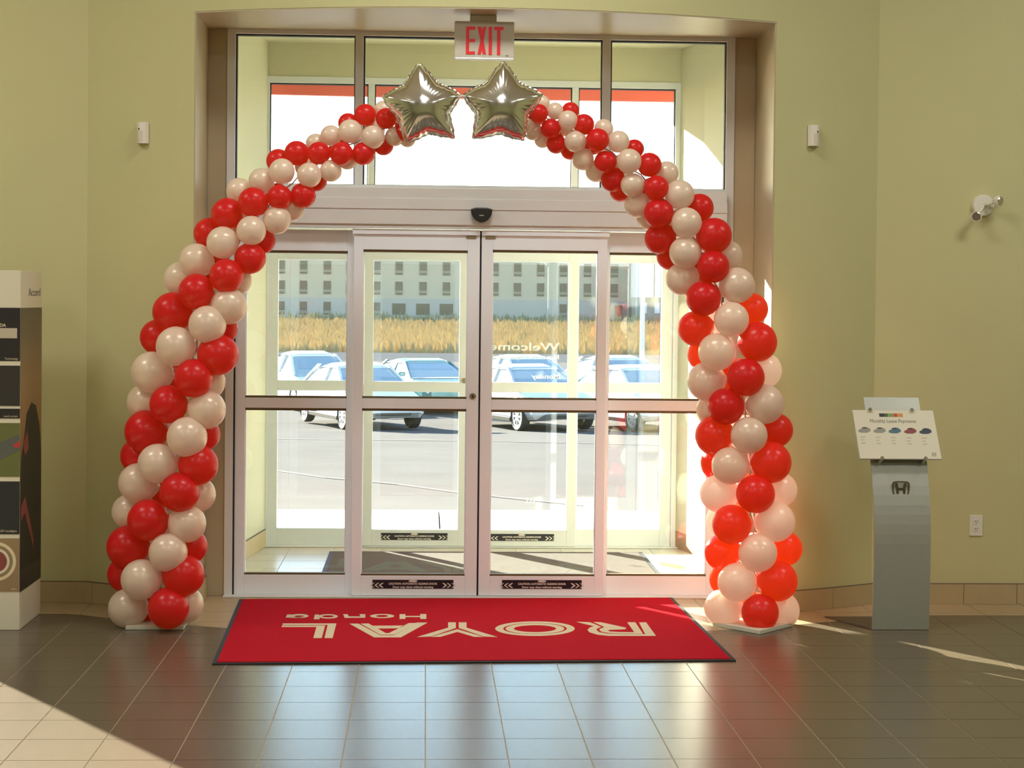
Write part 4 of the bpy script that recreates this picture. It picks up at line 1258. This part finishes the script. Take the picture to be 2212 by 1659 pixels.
for r, zc in enumerate(rowz):
    for cpx in cols:
        xc = hx(cpx)
        if r == 2 and cpx in (862, 914, 964.6):
            o = hotel_window(xc, zc, 2.0, 1.7); continue
        if r == 2 and cpx > 980 and cpx not in (1217,): continue
        if proto is None:
            o = hotel_window(xc, zc, 1.08, 1.95)
            g = G()
            for k in (-0.42, -0.62): g.box(xc - 0.54, xc + 0.54, HYB - 0.10, HYB - 0.05, zc + k - 0.04, zc + k + 0.04)
            b = g.build('window_bars', 'hotel_bar', o)
            proto, proto_bar, pxc, pzc = o, b, xc, zc
        else:
            o = link('window', proto.data, None, ht); o.location = (xc - pxc, 0, zc - pzc)
            b = link('window_bars', proto_bar.data, None, o)
# pale wing at the right end
pw_ = thing('pale_building', (hx(1400), HYB - 5, LOT), 'pale panelled building right of the hotel', 'building')
px0, px1 = hx(1362), hx(1560)
G().box(px0, px1, HYB - 6, HYB + 8, LOT - 0.5, hz(1400, 643)).build('shop_front', 'shop_glass', pw_)
zt0, zt1 = hz(1400, 643), hz(1400, 560)
for k in range(5):
    a = px0 + (px1 - px0) * k / 5; b = px0 + (px1 - px0) * (k + 1) / 5
    G().box(a + 0.06, b - 0.06, HYB - 6.3, HYB + 8, zt0, zt1).build('wall_panel', 'pale_panel', pw_)
for k in range(7):
    a = px0 + 1.0 + k * 1.9
    G().box(a, a + 0.75, HYB - 6.1, HYB - 5.9, hz(1400, 676), hz(1400, 654)).build('shop_window', 'pale_panel', pw_)
q = at(1336, 672, HYB - 1)
rs = thing('red_container', (q.x, HYB - 1, LOT), 'small red bin standing at the hotel corner', 'bin')
G().box(q.x - 0.45, q.x + 0.45, HYB - 1.6, HYB - 0.4, LOT - 0.1, q.z + 0.75).build('bin_body', 'p_red', rs, bevel=0.05)
G().box(q.x - 0.5, q.x + 0.5, HYB - 1.7, HYB - 0.3, q.z + 0.75, q.z + 0.85).build('bin_lid', 'p_maroon', rs)

# ---- lamp post at the edge of the lot
q = at(1388, 700, 62.0)
lp = thing('lamp_post', (q.x, 62.0, LOT), 'pale lamp post at the edge of the parking lot', 'lamp post')
g = G(); g.cyl((q.x, 62, LOT), (0, 0, 1), 0.09, 8.5, 14, 0.06); g.build('post', 'pale_panel', lp, smooth=False)
G().box(q.x - 0.22, q.x + 0.22, 61.78, 62.22, LOT, LOT + 0.5).build('footing', 'concrete', lp)
G().box(q.x - 0.9, q.x + 0.1, 61.9, 62.1, LOT + 8.4, LOT + 8.55).build('lamp_arm', 'pale_panel', lp)

# ---- red canopy fascia outside the doors, and an added unseen pier that blocks sun
cn = thing('entrance_canopy', (0.3, 12.6, 3.1), 'red metal canopy fascia over the outer doors', 'canopy')
zc0, zc1 = at(1300, 217, 12.60).z, 3.62
pts = [(-2.4 + 5.6 * k / 12, 12.62 - 0.16 * ((k - 7) / 6.0) ** 2) for k in range(13)]
G().prism([(x, y, zc0) for x, y in pts] + [(x, y + 0.05, zc0) for x, y in pts[::-1]], (0, 0, zc1 - zc0)).build('fascia', 'canopy_red', cn)
G().prism([(x, y, zc1) for x, y in pts] + [(3.2, 12.18, zc1), (-2.4, 12.18, zc1)], (0, 0, 0.06)).build('canopy_roof', 'canopy_red', cn)
pr = thing('sun_block_pier', (-2.1, 13.6, 0), 'unseen cream pier added outside left of the doors to block sun', 'pier')
G().box(-2.55, -1.72, 13.35, 13.75, -0.05, 3.6).build('pier_shaft', 'vwall', pr, bevel=0.01)
G().box(-2.62, -1.65, 13.28, 13.82, -0.05, 0.35).build('pier_base', 'concrete', pr, bevel=0.01)

# ---- parked cars
def wheel_parts():
    gt = G(); n = 26
    R, r, w = 0.33, 0.225, 0.105
    secs = [(r, -w * 0.8), (R - 0.03, -w), (R, -w * 0.6), (R, w * 0.6), (R - 0.03, w), (r, w * 0.8)]
    vs, fs = [], []
    for k in range(n):
        t = 2 * math.pi * k / n
        vs += [(q * math.cos(t), o, q * math.sin(t)) for q, o in secs]
    for k in range(n):
        for j in range(len(secs)):
            a, b = k * 6 + j, k * 6 + (j + 1) % 6; c, d = ((k + 1) % n) * 6 + j, ((k + 1) % n) * 6 + (j + 1) % 6
            fs.append((a, b, d, c))
    gt.add(vs, fs)
    gr = G()
    gr.ring([(0.228 * math.cos(2*math.pi*k/n), -w * 0.85, 0.228 * math.sin(2*math.pi*k/n)) for k in range(n)], [(0.195 * math.cos(2*math.pi*k/n), -w * 0.85, 0.195 * math.sin(2*math.pi*k/n)) for k in range(n)], (0, 0.12, 0))
    for k in range(8):
        t = 2 * math.pi * k / 8
        u = Vector((math.cos(t), 0, math.sin(t))); v = Vector((-math.sin(t), 0, math.cos(t)))
        gr.prism([u * 0.03 + v * 0.028, u * 0.205 + v * 0.020, u * 0.205 - v * 0.020, u * 0.03 - v * 0.028], (0, 0.03, 0))
    gr.cyl((0, -0.005, 0), (0, 1, 0), 0.05, 0.05, 14)
    for i in range(len(gr.v)):
        if gr.v[i].y > -0.02 and gr.v[i].length < 0.26 and gr.v[i].y < 0.06: gr.v[i].y -= w * 0.85
    return gt, gr
_gt, _gr = wheel_parts()
WT = _gt.mesh('tyre', None, 0, False); WT.materials.append(M['tyre'])
WR = _gr.mesh('rim', None, 0, False); WR.materials.append(M['rim'])

def car(px, yw, label, paint, ang=-22.0, big=1.0):
    """front end at local +x; the near front wheel on the seen side stands at picture column px"""
    z = lot_z(yw)
    wx = at(px, 900, yw).x
    a = math.radians(-90 + 22.0)                     # nose towards the viewer and to the right
    d = Vector((math.cos(a), math.sin(a), 0)); s = Vector((-d.y, d.x, 0))
    seen = -s if (-s).x < s.x else s                 # flank that faces the viewer's left
    c = Vector((wx, yw, 0)) - d * 1.36 - seen * 0.80
    root = thing('parked_car', (c.x, c.y, z), label, 'car', 'cars in the parking lot')
    root.rotation_euler = (0, 0, a)
    ORG[root.name] = Vector((0, 0, 0))
    L, W2 = 2.28, 0.88
    # lower body as a loft of rounded sections
    st = [(-2.28, 0.45, 0.80, 0.70), (-2.15, 0.30, 0.95, 0.82), (-1.5, 0.22, 0.98, 0.88), (-0.5, 0.20, 0.96, 0.89), (0.6, 0.20, 0.95, 0.89), (1.3, 0.22, 0.88, 0.88), (2.0, 0.28, 0.74, 0.82), (2.28, 0.42, 0.62, 0.66)]
    def sect(x, z0, z1, w):
        zm = (z0 + z1) / 2
        return [(x, -w * 0.88, z0), (x, -w, zm - 0.12), (x, -w, zm + 0.15), (x, -w * 0.90, z1), (x, w * 0.90, z1), (x, w, zm + 0.15), (x, w, zm - 0.12), (x, w * 0.88, z0)]
    g = G(); vs = []; fs = []
    for q in st: vs += sect(*q)
    for i in range(len(st) - 1):
        for k in range(8):
            fs.append((i*8 + k, i*8 + (k + 1) % 8, (i+1)*8 + (k + 1) % 8, (i+1)*8 + k))
    fs += [list(range(8))[::-1], list(range((len(st)-1)*8, len(st)*8))]
    g.add(vs, fs)
    g.build('body', paint, root, bevel=0.02)
    zb, zr = 0.93, 1.44 * big
    wb, wt = 0.80, 0.60
    b0, b1, t0, t1_ = -1.72, 1.12, -1.02, 0.28
    pf = [(-1.75, 0.94), (-1.45, 1.10), (-1.05, 1.29), (-0.62, 1.40), (-0.10, 1.44), (0.28, 1.38), (0.70, 1.18), (1.15, 0.93)]
    def cabin(g_, sel, grow, zlow):
        vs, fs, n8 = [], [], 6
        for x_, zt in sel:
            zt = zb + (zt - zb) * (zr - zb) / 0.51 + grow
            lo_ = max(zb - 0.03, min(zlow, zt - 0.02)); k_ = (zt - zb) / 0.51; kl = (lo_ - zb) / 0.51
            wl_ = wb + (wt - wb) * max(0, kl) + grow; wh = wb + (wt - wb) * k_ + grow
            vs += [(x_, -wl_, lo_), (x_, -wh, zt - 0.05 * max(0.2, k_)), (x_, -wh + 0.16, zt), (x_, wh - 0.16, zt), (x_, wh, zt - 0.05 * max(0.2, k_)), (x_, wl_, lo_)]
        for i_ in range(len(sel) - 1):
            for k_ in range(6):
                fs.append((i_*6 + k_, i_*6 + (k_ + 1) % 6, (i_+1)*6 + (k_ + 1) % 6, (i_+1)*6 + k_))
        fs += [list(range(6))[::-1], list(range((len(sel)-1)*6, len(sel)*6))]
        g_.add(vs, fs); return g_
    cabin(G(), pf, 0.0, 0.9).build('glasshouse', 'car_glass', root)
    cabin(G(), [(-1.15, 1.25)] + pf[2:6] + [(0.36, 1.345)], 0.018, zr - 0.10).build('roof', paint, root)
    for sy in (-1, 1):
        for (xa, xb) in ((b1, t1_), (b0, t0), (-0.25, -0.22)):
            g = G(); g.hexa([(xa - 0.05, sy * wb - 0.03, zb), (xa + 0.05, sy * wb - 0.03, zb), (xa + 0.05, sy * wb + 0.03, zb), (xa - 0.05, sy * wb + 0.03, zb)],
                             [(xb - 0.05, sy * (wt + 0.02) - 0.03, zr - 0.05), (xb + 0.05, sy * (wt + 0.02) - 0.03, zr - 0.05), (xb + 0.05, sy * (wt + 0.02) + 0.03, zr - 0.05), (xb - 0.05, sy * (wt + 0.02) + 0.03, zr - 0.05)])
            g.build('pillar', paint, root)
        G().box(2.02, 2.20, sy * 0.62 - 0.14, sy * 0.62 + 0.14, 0.56, 0.68).build('headlight', 'lamp_glass', root, bevel=0.03)
        G().box(0.85, 1.02, sy * 0.98 - 0.09, sy * 0.98 + 0.09, 0.95, 1.07).build('door_mirror', paint, root, bevel=0.03)
        G().box(-1.0, 1.0, sy * 0.87 - 0.03, sy * 0.87 + 0.03, 0.20, 0.29).build('sill', 'car_dark', root, bevel=0.01)
        for wx_ in (1.36, -1.34):
            t = link('tyre', WT, None, root); t.location = (wx_, sy * 0.80, 0.33); t.rotation_euler = (0, 0, 0 if sy < 0 else math.pi)
            rr = link('rim', WR, None, t)
    G().box(2.20, 2.27, -0.42, 0.42, 0.36, 0.52).build('grille', 'car_dark', root, bevel=0.02)
    return root
car(747, 39.4, 'white sedan parked leftmost in the near row', 'car_white')
car(1124, 39.4, 'pale silver sedan parked in the middle of the near row', 'car_silver')
car(1372, 39.2, 'white sedan parked rightmost in the near row', 'car_white')
car(893, 45.6, 'dark teal sedan parked behind the white and silver cars', 'car_teal', big=0.95)
car(640, 46.5, 'white car in the rear row behind the leftmost sedan', 'car_white', big=1.05)
car(1120, 46.5, 'white car in the rear row behind the silver sedan', 'car_white', big=1.02)
car(1330, 46.5, 'white car in the rear row behind the rightmost sedan', 'car_white', big=1.02)
